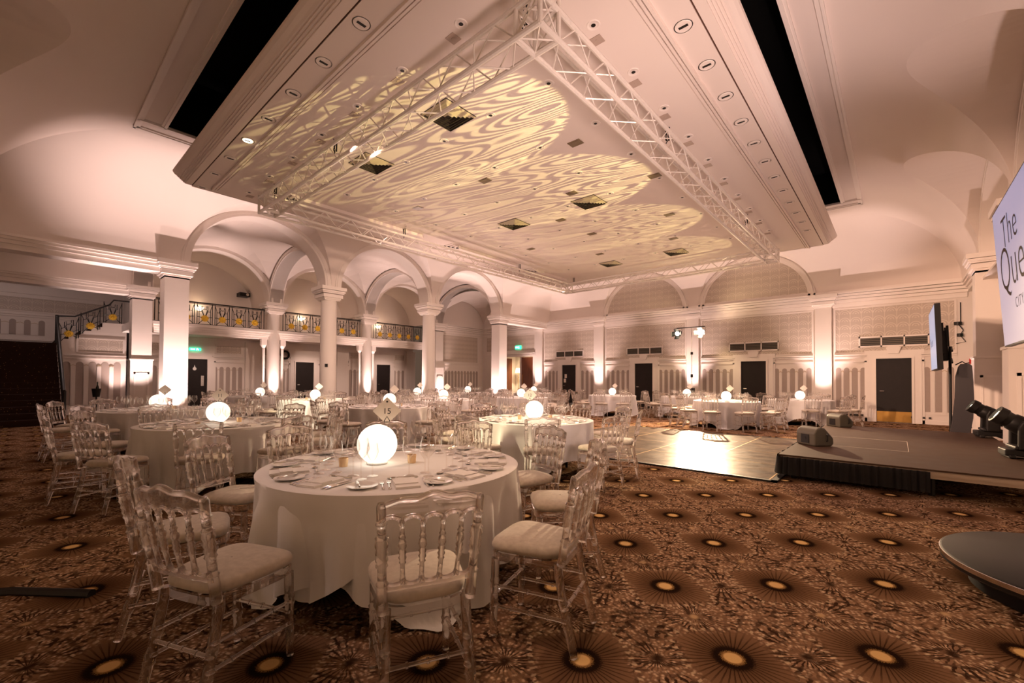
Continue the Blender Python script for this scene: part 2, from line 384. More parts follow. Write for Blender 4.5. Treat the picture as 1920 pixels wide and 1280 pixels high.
# ---- vault: cove round the room, cut by lunettes
CA, CB, ZT = 2.25, 2.0, 6.37
def cove(d): return ZS+CB*sqrt(max(0, 1-(1-min(d, CA)/CA)**2))
def dcr(h): return CA*(1-sqrt(max(0, 1-min(h/CB, 1)**2)))
LRY, LRZ = 2.03, 1.84
def vault_wall(mb, s0, s1, T, centres):
    ss = set(); 
    for k in range(25): ss.add(round(s0+CA*k/24, 4)); ss.add(round(s1-CA*k/24, 4))
    for c in centres:
        for k in range(41): ss.add(round(c+LRY*sin(pi*(k/40-.5)), 4))
    ss = sorted(x for x in ss if s0 <= x <= s1)
    def h(s):
        for c in centres:
            if abs(s-c) < LRY: return LRZ*sqrt(1-((s-c)/LRY)**2)
        return 0
    n = 14; rows = []; lun = []
    for s in ss:
        e = min(s-s0, s1-s); d0 = dcr(h(s)); d1 = min(CA, e)
        if d0 > d1: d0 = d1
        rows.append([T(s, d0+(d1-d0)*(1-cos(pi*k/n/2)) if 0 else d0+(d1-d0)*(k/n)**1.6, cove(d0+(d1-d0)*(k/n)**1.6)) for k in range(n+1)])
        lun.append((s, d0, h(s)))
    mb.grid(rows)
    for i in range(len(lun)-1):
        (sa, da, ha), (sb, db_, hb) = lun[i], lun[i+1]
        if ha > 0 or hb > 0:
            mb.grid([[T(sa, da*k/4, ZS+ha) for k in range(5)], [T(sb, db_*k/4, ZS+hb) for k in range(5)]])
BAYS = [(YC[i]+YC[i+1])/2 for i in range(3)]
BACKB = [(PILX[1]+PILX[2])/2, (PILX[2]+PILX[3])/2]
b = MB()
vault_wall(b, YF, YB, lambda s, d, z: (XL+d, s, z), BAYS)
vault_wall(b, YF, YB, lambda s, d, z: (XR-d, s, z), BAYS)
vault_wall(b, XL, XR, lambda s, d, z: (s, YB-d, z), BACKB)
vault_wall(b, XL, XR, lambda s, d, z: (s, YF+d, z), BACKB)
# flat ceiling with two black slots
RX0, RX1, RY0, RY1 = -10.71, -1.575, 2.283, 15.22        # ceiling raft
fx0, fx1, fy0, fy1 = XL+CA, XR-CA, YF+CA, YB-CA
SL = (-1.95, -1.155, 1.93, 15.2)      # right slot x0,x1,y0,y1
SN = (-10.93, -1.95, 1.895, 2.75)     # near slot
def q(x0, y0, x1, y1, z=ZT, mi=0): b.add([(x0,y0,z),(x1,y0,z),(x1,y1,z),(x0,y1,z)], [(0,1,2,3)], mi)
q(fx0, fy0, SN[0], fy1); q(SL[1], fy0, fx1, fy1); q(SN[0], fy0, SL[1], SN[2]); q(SN[0], SL[3], SL[1], fy1); q(SN[0], SN[3], SL[0], SL[3])
struct('ceiling', b, M['ceil'], smooth=28)
b = MB()
for x0, x1, y0, y1 in (SL, (SN[0], SN[1], SN[2], SN[3])):
    b.add([(x0,y0,ZT),(x1,y0,ZT),(x1,y1,ZT),(x0,y1,ZT),(x0,y0,ZT+.9),(x1,y0,ZT+.9),(x1,y1,ZT+.9),(x0,y1,ZT+.9)], [(0,1,5,4),(1,2,6,5),(2,3,7,6),(3,0,4,7),(4,5,6,7)])
struct('ceiling', b, M['black'])
# stepped frame round the slots
b = MB()
def frame_strip(x0, y0, x1, y1, h): b.box((x0, y0, ZT-h), (x1, y1, ZT+.01))
for w0, w1, h in ((0, .05, .05), (.05, .09, .03), (.36, .42, .03), (.42, .46, .05)):
    frame_strip(SL[1]+w0, SL[2]-w1, SL[1]+w1, SL[3]+w1, h)          # outer long side, right slot
    frame_strip(SN[0]-w1, SN[2]-w1, SL[1]+w1, SN[2]-w0, h)          # near slot outer side
for w0, w1, h in ((0, .04, .05), (.36, .40, .03), (.40, .46, .05)):
    frame_strip(SL[0], SL[3]+w0, SL[1]+.46, SL[3]+w1, h); frame_strip(SN[0]-w1, SN[2]-.46, SN[0]-w0, SN[3], h)
struct('trim_1', b, M['trim'])
# ---- ceiling raft: flat soffit with stepped fascia on the near and right sides
ZP = 5.25
b = MB()
b.box((RX0, RY0, ZP), (RX1, RY1, ZP+.04), 0)
def fascia(path_x, path_y):
    prof = [(0, 0), (.16, 0), (.16, .03), (.20, .03), (.20, .07), (.24, .07), (.24, .11), (.28, .11), (.28, .15), (.31, .15), (.34, .19), (.40, .24), (.44, .30), (.45, .36), (.42, .40), (0, .40)]
    rows = []
    prof = [(o*.69, z*.56) for o, z in prof]
    for o, z in prof:
        rows.append([(RX0, RY0-.02-o, ZP+.0+z), (RX1+.02+o, RY0-.02-o, ZP+z), (RX1+.02+o, RY1, ZP+z)])
    b.grid(rows)
    n = len(prof)
    b.add([(RX0, RY0-.02-o, ZP+z) for o, z in prof]+[(RX1+.02+o, RY1, ZP+z) for o, z in prof], [tuple(range(n)), tuple(range(n, 2*n))])
fascia(0, 0)
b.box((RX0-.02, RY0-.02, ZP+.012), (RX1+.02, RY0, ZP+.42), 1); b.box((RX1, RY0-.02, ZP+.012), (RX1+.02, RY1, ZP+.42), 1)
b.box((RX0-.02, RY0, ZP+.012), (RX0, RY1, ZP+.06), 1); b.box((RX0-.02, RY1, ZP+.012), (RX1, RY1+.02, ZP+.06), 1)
b.box((RX0-.06, RY0, ZP), (RX0-.02, RY1+.06, ZP+.08), 0); b.box((RX0-.06, RY1+.02, ZP), (RX1+.02, RY1+.06, ZP+.08), 0)
# stepped bands and three trays on the far long side
for k, (x0, x1) in enumerate(((-1.88, -1.915), (-1.935, -1.965), (-1.985, -2.02))): b.box((x0, RY0+.32, ZP-.045+.012*k), (x1, RY1, ZP+.01), 0)
for k, (y0, y1) in enumerate(((RY0+.29, RY0+.325), (RY0+.345, RY0+.375), (RY0+.395, RY0+.43))): b.box((RX0+.15, y0, ZP-.045+.012*k), (-2.02, y1, ZP+.01), 0)
for y0, y1 in ((3.7, 7.45), (8.2, 11.35), (11.9, 14.35)):
    for k in range(4): b.box((-9.95+.085*k, y0+.085*k, ZP-.018*(k+1)), (-9.88+.085*k, y1-.085*k, ZP+.01), 0); b.box((-9.95+.085*k, y0+.085*k, ZP-.018*(k+1)), (-9.58, y0+.07+.085*k, ZP+.01), 0)
struct('ceiling', b, [M['ceil'], M['shadowgap']], smooth=0)
# ---- arcade walls with elliptical arches
def arch_slab(mb, T, s0, s1, sc_, rs, rz, ztop, o0, o1, ring=None, n=32, mi=0):
    """wall strip from s0..s1 with one opening centred sc_; T(s,o,z)"""
    pts = [(sc_+rs*sin(pi*(k/n-.5)), ZS+rz*cos(pi*(k/n-.5))) for k in range(n+1)]
    for o in (o0, o1):
        mb.grid([[T(s, o, z) for s, z in pts], [T(s, o, ztop) for s, z in pts]], mi)
        mb.add([T(s0, o, ZS), T(pts[0][0], o, ZS), T(pts[0][0], o, ztop), T(s0, o, ztop)], [(0,1,2,3)], mi)
        mb.add([T(s1, o, ZS), T(pts[-1][0], o, ZS), T(pts[-1][0], o, ztop), T(s1, o, ztop)], [(0,1,2,3)], mi)
    mb.grid([[T(s, o0, z) for s, z in pts], [T(s, o1, z) for s, z in pts]], mi)
    mb.add([T(s0, o0, ZS), T(pts[0][0], o0, ZS), T(pts[0][0], o1, ZS), T(s0, o1, ZS)], [(0,1,2,3)], mi)
    mb.add([T(s1, o0, ZS), T(pts[-1][0], o0, ZS), T(pts[-1][0], o1, ZS), T(s1, o1, ZS)], [(0,1,2,3)], mi)
    if ring:
        for w0, w1, pr in ring:
            sg = 1 if o1 > o0 else -1
            P = [[T(sc_+(rs+w)*sin(pi*(k/n-.5)), o1+sg*p, ZS+(rz+w)*cos(pi*(k/n-.5))) for k in range(n+1)] for w, p in ((w0, 0), (w0, pr), (w1, pr), (w1, 0))]
            mb.grid(P, mi)
RS = 1.82; RZ = 1.70
RING = [(.0, .07, .03), (.07, .15, .045), (.15, .20, .025)]
Ty = lambda s, o, z: (o, s, z); Tx = lambda s, o, z: (s, o, z)
b = MB(); b2 = MB()
for i in range(3):
    arch_slab(b, Ty, YC[i], YC[i+1], BAYS[i], RS, RZ, 6.6, XA-.27, XL, RING)
    arch_slab(b2, Ty, YC[i], YC[i+1], BAYS[i], RS, RZ, 6.6, XB-.25, XB+.25, RING)
struct('wall_arcade', b, M['plaster']); struct('wall_balcony', b2, M['plaster'])
b = MB()
def entab(mb, x0, x1, y0, y1):      # flat beam between column and wall, stepped
    mb.box((x0, y0, 4.06), (x1, y1, ZS)); 
    for p, z0, z1 in ((.05, 4.18, 4.26), (.10, 4.26, 4.32), (.14, 4.32, 4.38)): mb.box((x0-p, y0, z0), (x1+p, y1, z1))
entab(b, XA-.25, XL-.12, YF, YC[0]-.2); entab(b, XA-.25, XL-.12, YC[3]+.2, YB)
entab(b, XB-.22, XB+.22, -3.2, YC[0]-.2)
b.box((XA-.25, YF, ZS), (XL-.01, YC[0], 6.6)); b.box((XA-.25, YC[3], ZS), (XL-.01, YB, 6.6))
b.box((XB-.2, -3.2, ZS), (XB+.2, YC[0], 5.4))
entab(b, XR+.1, XR+.3, YC[3]+.2, YB); b.box((XR+.01, YC[3], ZS), (XR+.3, YB, 6.6))
struct('trim_2', b, M['trim'], smooth=0)
# transverse arches between the two colonnades
b = MB(); xc = (XA+XB)/2; rx = (XA-XB)/2-.28
for y in YC: arch_slab(b, Tx, XB, XA, xc, rx, RZ-.08, 6.5, y-.24, y+.24, [(.0, .07, .03), (.07, .14, .045)]); arch_slab(b, Tx, XB, XA, xc, rx, RZ-.08, 6.5, y+.24, y-.24, [(.0, .07, .03), (.07, .14, .045)])
struct('wall_aisle', b, M['plaster'])
# groin vaults over the aisle, barrel vaults over the balcony
b = MB()
def groin(mb, x0, x1, y0, y1, rz, n=20):
    cx, cy_, ax, ay = (x0+x1)/2, (y0+y1)/2, (x1-x0)/2, (y1-y0)/2
    def P(i, j):
        u, v = -1+2*i/n, -1+2*j/n
        return (cx+ax*sin(pi*u/2), cy_+ay*sin(pi*v/2), ZS+rz*max(cos(pi*u/2), cos(pi*v/2)))
    for i in range(n):
        for j in range(n):
            a, c, d, e = P(i, j), P(i+1, j), P(i+1, j+1), P(i, j+1)
            if (i < n/2) == (j < n/2): mb.add([a, c, d, e], [(0,1,2),(0,2,3)])
            else: mb.add([a, c, d, e], [(0,1,3),(1,2,3)])
for i in range(3): groin(b, XB, XA, YC[i]+.05, YC[i+1]-.05, RZ+.1)
groin(b, XB, XA, YC[3]+.1, YB+.05, RZ-.2)
for i in range(3):
    n = 24; rows = [[(x, BAYS[i]+2.03*sin(pi*(k/n-.5)), ZS+(RZ+.05)*cos(pi*(k/n-.5))) for k in range(n+1)] for x in (XB, XD)]; b.grid(rows)
b.box((XB, -3.2, 5.0), (XA-.2, YC[0], 5.1)); b.box((-27, -3.2, 5.0), (XB, YC[0]+.1, 5.1))
struct('ceiling', b, M['ceil'], smooth=28)
# ---- wall finishes
def wbox(mb, W, s0, z0, o0, s1, z1, o1, mi=0):
    a = W(s0, z0, o0); c = W(s1, z1, o1); mb.box(a, c, mi)
def slots(mb, W, s0, s1, z0=.39, z1=1.80, wid=.15, pitch=.245):
    """row of round-topped dado insets with cords between"""
    n = max(1, round((s1-s0)/pitch)); p = (s1-s0)/n
    for k in range(n):
        c = s0+p*(k+.5); r = wid/2
        poly = [(c-r, z0), (c+r, z0)]+[(c+r*cos(pi*t/8), z1-r+r*sin(pi*t/8)) for t in range(9)]
        mb.prism(poly, lambda a, c_: W(a, c_, .0), lambda a, c_: W(a, c_, .006), 1)
        rim = [(c+(r+.008)*cos(pi*t/8), z1-r+(r+.008)*sin(pi*t/8)) for t in range(9)]
        if k < n-1:
            m = c+p/2; q_ = p/2-r
            mb.prism([(m-q_+.012, z0), (m+q_-.012, z0), (m+q_-.012, z1-.19), (m, z1-.14), (m-q_+.012, z1-.19)], lambda a, c_: W(a, c_, .0), lambda a, c_: W(a, c_, .022), 0)
            mb.tube([W(m-q_, z1-.15, .012), W(m, z1-.105, .012), W(m+q_, z1-.15, .012)], .008, 5, 2)
def dado(mb, W, s0, s1):
    slots(mb, W, s0, s1)
    wbox(mb, W, s0, 0, 0, s1, .12, .03); wbox(mb, W, s0, .30, 0, s1, .34, .02)
    wbox(mb, W, s0, 2.14, 0, s1, 2.18, .045); wbox(mb, W, s0, 2.20, 0, s1, 2.25, .06); wbox(mb, W, s0, 1.98, 0, s1, 2.03, .03)
def paperpanel(mb, W, s0, s1, z0, z1, mi=3):
    mb.add([W(s0, z0, .008), W(s1, z0, .008), W(s1, z1, .008), W(s0, z1, .008)], [(0,1,2,3)], mi)
    for a in ((s0-.05, z0-.04, s1+.05, z0), (s0-.05, z1, s1+.05, z1+.04), (s0-.05, z0, s0, z1), (s1, z0, s1+.05, z1)): wbox(mb, W, a[0], a[1], 0, a[2], a[3], .025)
MATW = [M['plaster'], M['slot'], M['cord'], M['wpx']]; MATWY = [M['plaster'], M['slot'], M['cord'], M['wpy']]
WB = lambda s, z, o: (s, YB-o, z)
DOORS = [(-12.73, .85), (-8.66, .86), (-4.18, .87), (-.09, .87)]
b = MB(); YBB = YB
# back wall with openings for the double doors
LO = (-18.28, -15.05, 2.62)
b.box((XB, YB, 0), (LO[0], YB+.25, 7)); b.box((LO[1], YB, 0), (4.2, YB+.25, 7)); b.box((LO[0], YB, LO[2]), (LO[1], YB+.25, 7))
edges = [PILX[0]+.3]
for i in range(4):
    L = PILX[i]+.31; R = PILX[i+1]-.31 if i < 3 else 1.36
    dx, dw = DOORS[i]; a, c = dx-dw/2-.22, dx+dw/2+.22
    dado(b, WB, L, a); dado(b, WB, c, R); paperpanel(b, WB, L+.04, R-.04, 2.32, 3.82)
paperpanel(b, WB, XB+.35, PILX[0]-.38, 2.98, 3.82)
wbox(b, WB, LO[0]-.6, 2.66, 0, PILX[0]-.3, 2.72, .05); wbox(b, WB, LO[0]-.6, 2.76, 0, PILX[0]-.3, 2.82, .07)
for x in (LO[0]-.1, LO[1]+.1): wbox(b, WB, x-.09, 0, 0, x+.09, LO[2], .04)
wbox(b, WB, LO[0]-.19, LO[2], 0, LO[1]+.19, LO[2]+.04, .05)
# wallpapered tympana and arch mouldings above the cornice
for c in BACKB:
    n = 32; rs, rz = 1.80, 1.64
    top = [(c+rs*sin(pi*(k/n-.5)), ZS+.16+(rz-.16)*cos(pi*(k/n-.5))) for k in range(n+1)]
    b.add([WB(s, z, .03) for s, z in top], [tuple(range(n+1))], 3)
    for w0, w1, pr in ((0, .08, .05), (.08, .17, .08), (.17, .23, .05)):
        b.grid([[WB(c+(rs+w)*sin(pi*(k/n-.5)), ZS+(rz+w)*cos(pi*(k/n-.5)), p) for k in range(n+1)] for w, p in ((w0, 0), (w0, pr), (w1, pr), (w1, 0))], 0)
    wbox(b, WB, c-1.8, ZS, 0, c+1.8, ZS+.16, .06)
struct('wall_back', b, MATW, smooth=30)
def cornice(mb, W, s0, s1):
    for p, z0, z1 in ((.05, 3.90, 4.02), (.10, 4.05, 4.14), (.13, 4.155, 4.24), (.16, 4.255, 4.33), (.19, 4.345, 4.40)): wbox(mb, W, s0, z0, 0, s1, z1, p)
    wbox(mb, W, s0, 4.0, 0, s1, 4.38, .02)
b = MB(); cornice(b, WB, XB, XR+.1); wbox(b, WB, XL, ZS, 0, XR, ZS+.12, .05); struct('trim_3', b, M['trim'], smooth=0)
# side wall of the far corner, on the balcony line
WX = lambda s, z, o: (XB+o, s, z)
b = MB(); b.box((XB-.2, YC[3], 0), (XB, YB+.25, 6.6)); dado(b, WX, YC[3]+.35, YB-.4); paperpanel(b, WX, YC[3]+.45, YB-.5, 2.32, 3.82)
cornice(b, WX, YC[3], YB); struct('wall_left', b, MATWY, smooth=30)
# wall under and behind the balcony
WD = lambda s, z, o: (XD+o, s, z)
b = MB(); b.box((XD-.2, 2.8, 0), (XD, YC[3]+.2, 6.6))
LDOORS = [4.75, 9.15, 13.45]
for i, d in enumerate(LDOORS):
    dado(b, WD, YC[i]+.35, d-.6); dado(b, WD, d+.6, YC[i+1]-.35)
    paperpanel(b, WD, d+.75, YC[i+1]-.45, 2.38, 2.68); paperpanel(b, WD, YC[i]+.45, d-.75, 2.38, 2.68)
    wbox(b, WD, YC[i+1]-.3, 0, 0, YC[i+1]+.3, 2.9, .1)
for i in range(3):
    for s in (BAYS[i]-1.55, BAYS[i]+1.0): wbox(b, WD, s, 3.3, 0, s+.55, 4.7, .03)
    wbox(b, WD, YC[i]+.2, 4.3, 0, YC[i+1]-.2, 4.36, .05)
struct('wall_under_balcony', b, MATWY, smooth=30)
# balcony floor with stepped front, and its soffit
b = MB(); b.box((XD, 2.5, 3.0), (XB+.05, YC[3]+.1, 3.26))
for p, z0, z1 in ((.08, 2.90, 3.0), (.12, 3.0, 3.07), (.16, 3.07, 3.16), (.22, 3.16, 3.27)): b.box((XB-.2, YC[0]-.2, z0), (XB+p, YC[3]+.1, z1))
struct('trim_4', b, M['trim'], smooth=0)
# right wall: bays filled between pillars, alcove at the far corner
b = MB(); b.box((XR+.35, -3.0, 0), (XR+.55, YC[3]+.3, 6.6)); b.box((XL-.3, -3.0, 5.4), (XR+.5, YF, 5.5)); b.box((2.9, YC[3], 0), (3.1, YB+.25, 6.6)); b.box((XR, YC[3]+.2, 4.9), (3.1, YB, 5.0))
b.box((XR+.02, YF, 3.75), (XR+.36, YC[3], 3.80), 0)
WR = lambda s, z, o: (XR+.35-o, s, z)
for i in range(3):
    arch_slab(b, Ty, YC[i], YC[i+1], BAYS[i], RS, RZ, 6.6, XR+.35, XR+.01, RING)
b.box((XR+.01, YF, ZS), (XR+.35, YC[0], 6.6))
struct('wall_right', b, M['plaster'])
b = MB(); WF = lambda s, z, o: (s, -3.0+o, z)
b.box((XB, -3.2, 0), (XR+.55, -3.0, 7)); dado(b, WF, XL+.3, XR-.3); struct('wall_front', b, MATW)
# stair hall walls
b = MB(); WS = lambda s, z, o: (-24.9+o, s, z)
b.box((-25.1, -3.2, 0), (-24.9, 3.2, 5.1)); b.box((-25.1, -3.4, 0), (XB, -3.2, 5.1)); b.box((-25.1, 2.95, 0), (XD, 3.15, 5.1))
slots(b, WS, -2.6, .75, 2.93, 3.52, .17, .36); wbox(b, WS, -3, 2.72, 0, 1, 2.8, .04); wbox(b, WS, -3, 3.62, 0, 2.8, 3.66, .03); wbox(b, WS, -3, 3.70, 0, 2.8, 3.73, .04)
paperpanel(b, WS, -2.6, 2.3, 3.85, 4.35); wbox(b, WS, -3, 4.5, 0, 2.9, 4.56, .05)
struct('wall_stair', b, MATWY, smooth=30)
# lobby beyond the double doors
b = MB(); b.box((-19.5, 22.3, 0), (-13.5, 22.5, 3.2)); b.box((-19.6, YB+.25, 0), (-19.4, 22.4, 3.2)); b.box((-14.4, YB+.25, 0), (-14.2, 22.4, 3.2)); b.box((-19.5, YB+.25, 3.1), (-14.2, 22.4, 3.2))
struct('wall_lobby', b, M['plaster'])
# ---------------------------------------------------------------- columns
CAPS = [(.02, 3.93, 3.97), (.05, 3.97, 4.02), (.09, 4.02, 4.13), (.12, 4.15, 4.19), (.15, 4.19, 4.25), (.18, 4.26, 4.37)]
def column(kind, x, y, label, hw=.26, wall=None, cat='column', ped=False):
    t = thing('column' if kind != 'pil' else 'pilaster', label, cat, (x, y, 0))
    b = MB()
    if kind == 'round':
        b.lathe([(hw, .25), (hw, 2.2), (hw*.98, 3.0), (hw*.94, 3.97)], 40)
    else: b.box((-hw, -hw, .2), (hw, hw, 3.97))
    if ped:
        b.box((-hw-.03, -hw-.03, 1.62), (hw+.03, hw+.03, 1.93)); b.box((-hw-.03, -hw-.03, 0), (hw+.03, hw+.03, 1.62))
    b.build('shaft', M['plaster'], t, 30)
    if ped:
        b = MB()
        for sx, sy in ((1, 0), (0, -1)):
            for (a0, z0, a1, z1) in ((-.2, .25, -.15, 1.5), (.15, .25, .2, 1.5), (-.2, 1.45, .2, 1.5), (-.2, .25, .2, .3)):
                if sx: b.box((hw+.03, a0, z0), (hw+.045, a1, z1))
                else: b.box((a0, -hw-.045, z0), (a1, -hw-.03, z1))
        b.box((-hw-.05, -hw-.05, 1.9), (hw+.05, hw+.05, 1.95)); b.build('pedestal_panel', M['trim'], t, 0)
    b = MB()
    for p, z0, z1 in CAPS: b.box((-.24-p, -.24-p, z0), (.24+p, .24+p, z1))
    b.box((-.25, -.25, 3.97), (.25, .25, 4.37)); b.build('capital', M['trim'], t, 0)
    b = MB()
    if kind == 'round': b.lathe([(hw+.06, 0), (hw+.06, .12), (hw+.03, .18), (hw, .25)], 40)
    else: b.box((-hw-.04, -hw-.04, 0), (hw+.04, hw+.04, .2))
    b.build('base', M['trim'], t, 30); return t
column('sq', XA, YC[0], 'square white column brightly uplit, at the near end of the arcade', ped=False)
c2 = column('round', XA, YC[1], 'round column of the front arcade in warm light, without an uplight')
b = MB(); b.box((.18, -.2, 1.72), (.25, -.13, 1.82)); b.build('sensor_box', M['blackplastic'], c2)
column('round', XA, YC[2], 'round column of the front arcade, uplit pink on its left side')
column('sq', XA, YC[3], 'square uplit column before the open double doors')
column('sq', XB, YC[0], 'square pier with panelled pedestal behind the near arcade column', ped=True)
column('round', XB, YC[1], 'round balcony column between the two left dark doors', .235)
column('round', XB, YC[2], 'round balcony column beside the farthest door under the balcony', .235)
column('sq', XB+.05, YC[3], 'square pier where the balcony meets the panelled corner wall', .26, ped=True)
column('sq', 1.66, 15.25, 'square white pillar behind the hanging screen, right of the TV stand', ped=True)
column('sq', 1.66, YC[2], 'square white pillar just under the big hanging screen', ped=True)
for x, l in zip(PILX, ('pilaster beside the open double doors, uplit', 'uplit pilaster between the two left back-wall doors', 'pilaster behind the bright stage lamp', 'uplit pilaster left of the rightmost back door')):
    t = thing('pilaster', l, 'pilaster', (x, YB, 0)); b = MB(); b.box((-.24, -.13, .2), (.24, 0, 4.0)); b.build('shaft', M['plaster'], t, 0)
    b = MB()
    for p, z0, z1 in CAPS: b.box((-.24-p, -.13-p, z0), (.24+p, 0, z1))
    b.build('capital', M['trim'], t, 0); b = MB(); b.box((-.28, -.17, 0), (.28, 0, .2)); b.build('base', M['trim'], t, 0)
for yc, nm in ((YC[1], 'left'), (YC[2], 'right')):
    for s in (-1, 1):
        t = thing('colonnette', 'slim white colonnette %s the %s round balcony column' % ('on the near side of' if s < 0 else 'on the far side of', nm), 'colonnette', (XB-.02, yc+s*.36, 0))
        b = MB(); b.lathe([(.055, .1), (.05, 2.6)], 16); b.build('shaft', M['plaster'], t)
        b = MB(); b.lathe([(.05, 2.55), (.09, 2.62), (.1, 2.66)], 16); b.box((-.1, -.1, 2.66), (.1, .1, 2.9)); b.build('bracket', M['trim'], t)
        b = MB(); b.box((-.09, -.09, 0), (.09, .09, .1)); b.build('base', M['trim'], t, 0)
# ---------------------------------------------------------------- doors
def door(n, W, axis, s, dw, h, brass=False, key=True, extra=None):
    b = MB(); wbox(b, W, s-dw/2, .01, -.02, s+dw/2, h, .015); o = struct('door_%d' % n, b, M['door'], smooth=0)
    b = MB()
    for a0, a1 in ((s-dw/2-.24, s-dw/2), (s+dw/2, s+dw/2+.24)):
        wbox(b, W, a0, 0, 0, a1, h, .05)
    wbox(b, W, s-dw/2-.24, h, 0, s+dw/2+.24, h+.24, .05)
    for a0, a1 in ((s-dw/2-.06, s-dw/2), (s+dw/2, s+dw/2+.06)): wbox(b, W, a0, 0, .045, a1, h, .075)
    wbox(b, W, s-dw/2-.06, h, .045, s+dw/2+.06, h+.06, .075)
    for a0, a1 in ((s-dw/2-.30, s-dw/2-.24), (s+dw/2+.24, s+dw/2+.30)): wbox(b, W, a0, 0, 0, a1, h+.09, .03)
    if key:
        wbox(b, W, s-dw/2-.30, h+.10, 0, s+dw/2+.30, h+.27, .04)
        poly = [(s-.13, h+.16), (s+.13, h+.16), (s+.19, h+.36), (s+.1, h+.40), (s-.1, h+.40), (s-.19, h+.36)]
        b.prism(poly, lambda a, c_: W(a, c_, 0), lambda a, c_: W(a, c_, .10))
    b.build('architrave', M['trim'], o, 0)
    b = MB(); b.tube([W(s-dw/2+.09, 1.02, .015), W(s-dw/2+.09, 1.02, .06), W(s-dw/2+.2, 1.02, .06)], .012, 6); b.build('handle', M['steel'], o)
    if brass: b = MB(); wbox(b, W, s-dw/2+.01, .02, .015, s+dw/2-.01, .36, .02); b.build('kick_plate', M['brass'], o, 0)
    return o
for i, (s, dw) in enumerate(DOORS):
    o = door(i+1, WB, 'y', s, dw, 2.09, brass=(i == 3))
    if i == 0:
        for k, (dx, z) in enumerate(((-.22, 1.42), (-.27, 1.18))):
            b = MB(); wbox(b, WB, s+dx-.07, z, .016, s+dx+.07, z+.2, .018); b.build('paper_notice', M['card'], o, 0)
for i, s in enumerate(LDOORS):
    o = door(5+i, WD, 'x', s, .86, 2.1, key=False)
    if i == 0:
        b = MB(); wbox(b, WD, s+.22, 1.0, .016, s+.32, 1.42, .022); b.build('push_plate', M['steel'], o, 0)
        b = MB(); b.lathe([(0, 0), (.035, 0), (.035, .004), (0, .004)], 16, cap=False, T=Matrix.Rotation(pi/2, 4, 'Y')); m_ = b
        b = MB(); poly = [(s+.0, 1.86)]+[(s+.065*cos(t*pi/8), 1.70+.065*sin(t*pi/8)) for t in range(-11, 4)]
        b.prism(poly, lambda a, c_: WD(a, c_, .016), lambda a, c_: WD(a, c_, .02)); b.build('restroom_symbol', M['china'], o, 0)
# double doors standing open to the lobby
b = MB()
for x in (LO[0]+.05, -16.05, LO[1]-.05): wbox(b, WB, x-.05, 0, -.2, x+.05, LO[2], .02)
o = struct('door_8', b, M['trim'], smooth=0)
for (x0, x1, y1, nm) in ((-18.2, -17.75, 19.9, 'l'), (-16.0, -15.12, 18.98, 'r'), (-17.5, -17.45, 19.9, 'm')):
    b = MB()
    if nm == 'r': b.box((x0, 18.93, .02), (x1, 18.98, 2.58))
    else: b.box((x0, 18.98, .02), (x0+.05, 19.75, 2.58))
    lf = b.build('door_leaf', M['wood'], o, 0)
    b = MB(); xh = x0+.12 if nm == 'r' else x0+.06
    b.tube([(xh, 18.9, 1.0), (xh, 18.87, 1.05), (xh, 18.87, 1.55), (xh, 18.9, 1.6)], .015, 6); b.build('pull_handle', M['brass'], lf)
# ---------------------------------------------------------------- balcony railings
def flower(n_out=12):
    b = MB(); n = 60
    for k in range(n_out):
        a = 2*pi*k/n_out
        b.lathe([(0, -.008), (.034, 0), (.03, .012), (0, .018)], 8, cap=False, T=Matrix.Rotation(a, 4, 'Z') @ Matrix.Translation((.088, 0, 0)) @ Matrix.Diagonal((1.25, .75, 1, 1)))
    b.lathe([(0, -.012), (.085, -.01), (.085, .012), (.06, .024), (.035, .018), (.03, .03), (0, .034)], 20, cap=False)
    return b.mesh('gilt_flower', M['gold'])
FLOW = flower()
def iron_panel(b, y, z, w, slope=0, x=0):
    """one wrought panel centred y, base z: side posts, star rods, top scroll"""
    f = lambda dy, dz: (x, y+dy, z+dz+slope*dy)
    for s in (-1, 1):
        b.tube([f(s*w/2, 0), f(s*w/2, .78)], .013, 5)
        b.tube([f(s*(w/2-.06), 0), f(s*(w/2-.06), .55), f(s*w/2, .74)], .0105, 4)
        b.tube([f(s*(w/2-.14), .50), f(s*(w/2-.14), .70), f(s*.06, .70), f(s*.06, .62)], .0105, 4)
        b.tube([f(0, .25), f(s*.09, .50), f(s*(w/2-.06), .50)], .0105, 4)
        b.tube([f(0, .25), f(s*.045, .42), f(s*.075, .54), f(s*.05, .60), f(0, .585)], .0105, 4)
        b.tube([f(0, .25), f(s*(w/2-.02), .02)], .0105, 4); b.tube([f(0, .25), f(s*(w/2-.06), .30)], .0105, 4)
        b.tube([f(s*w/2, .30), f(s*(w/2-.06), .30)], .0105, 4)
def railing(y0, y1, ys, label):
    t = thing('balcony_railing', label, 'railing', (XB, (y0+y1)/2, 3.27), group=None); yo = (y0+y1)/2
    b = MB(); b.box((-.03, y0-yo, .79), (.03, y1-yo, .83)); b.build('handrail', M['iron'], t, 0)
    b = MB(); b.box((-.012, y0-yo, .02), (.012, y1-yo, .04)); b.box((-.01, y0-yo, .755), (.01, y1-yo, .77))
    for y in ys: iron_panel(b, y-yo, .0, .47)
    for y in (y0+.1, y1-.1): b.tube([(0, y-yo, 0), (0, y-yo, .79)], .014, 4)
    b.build('ironwork', M['iron'], t, 0)
    for y in ys:
        o = inst('gilt_flower', FLOW, t, (.015, y-yo, .25)); o.rotation_euler = (0, pi/2, 0)
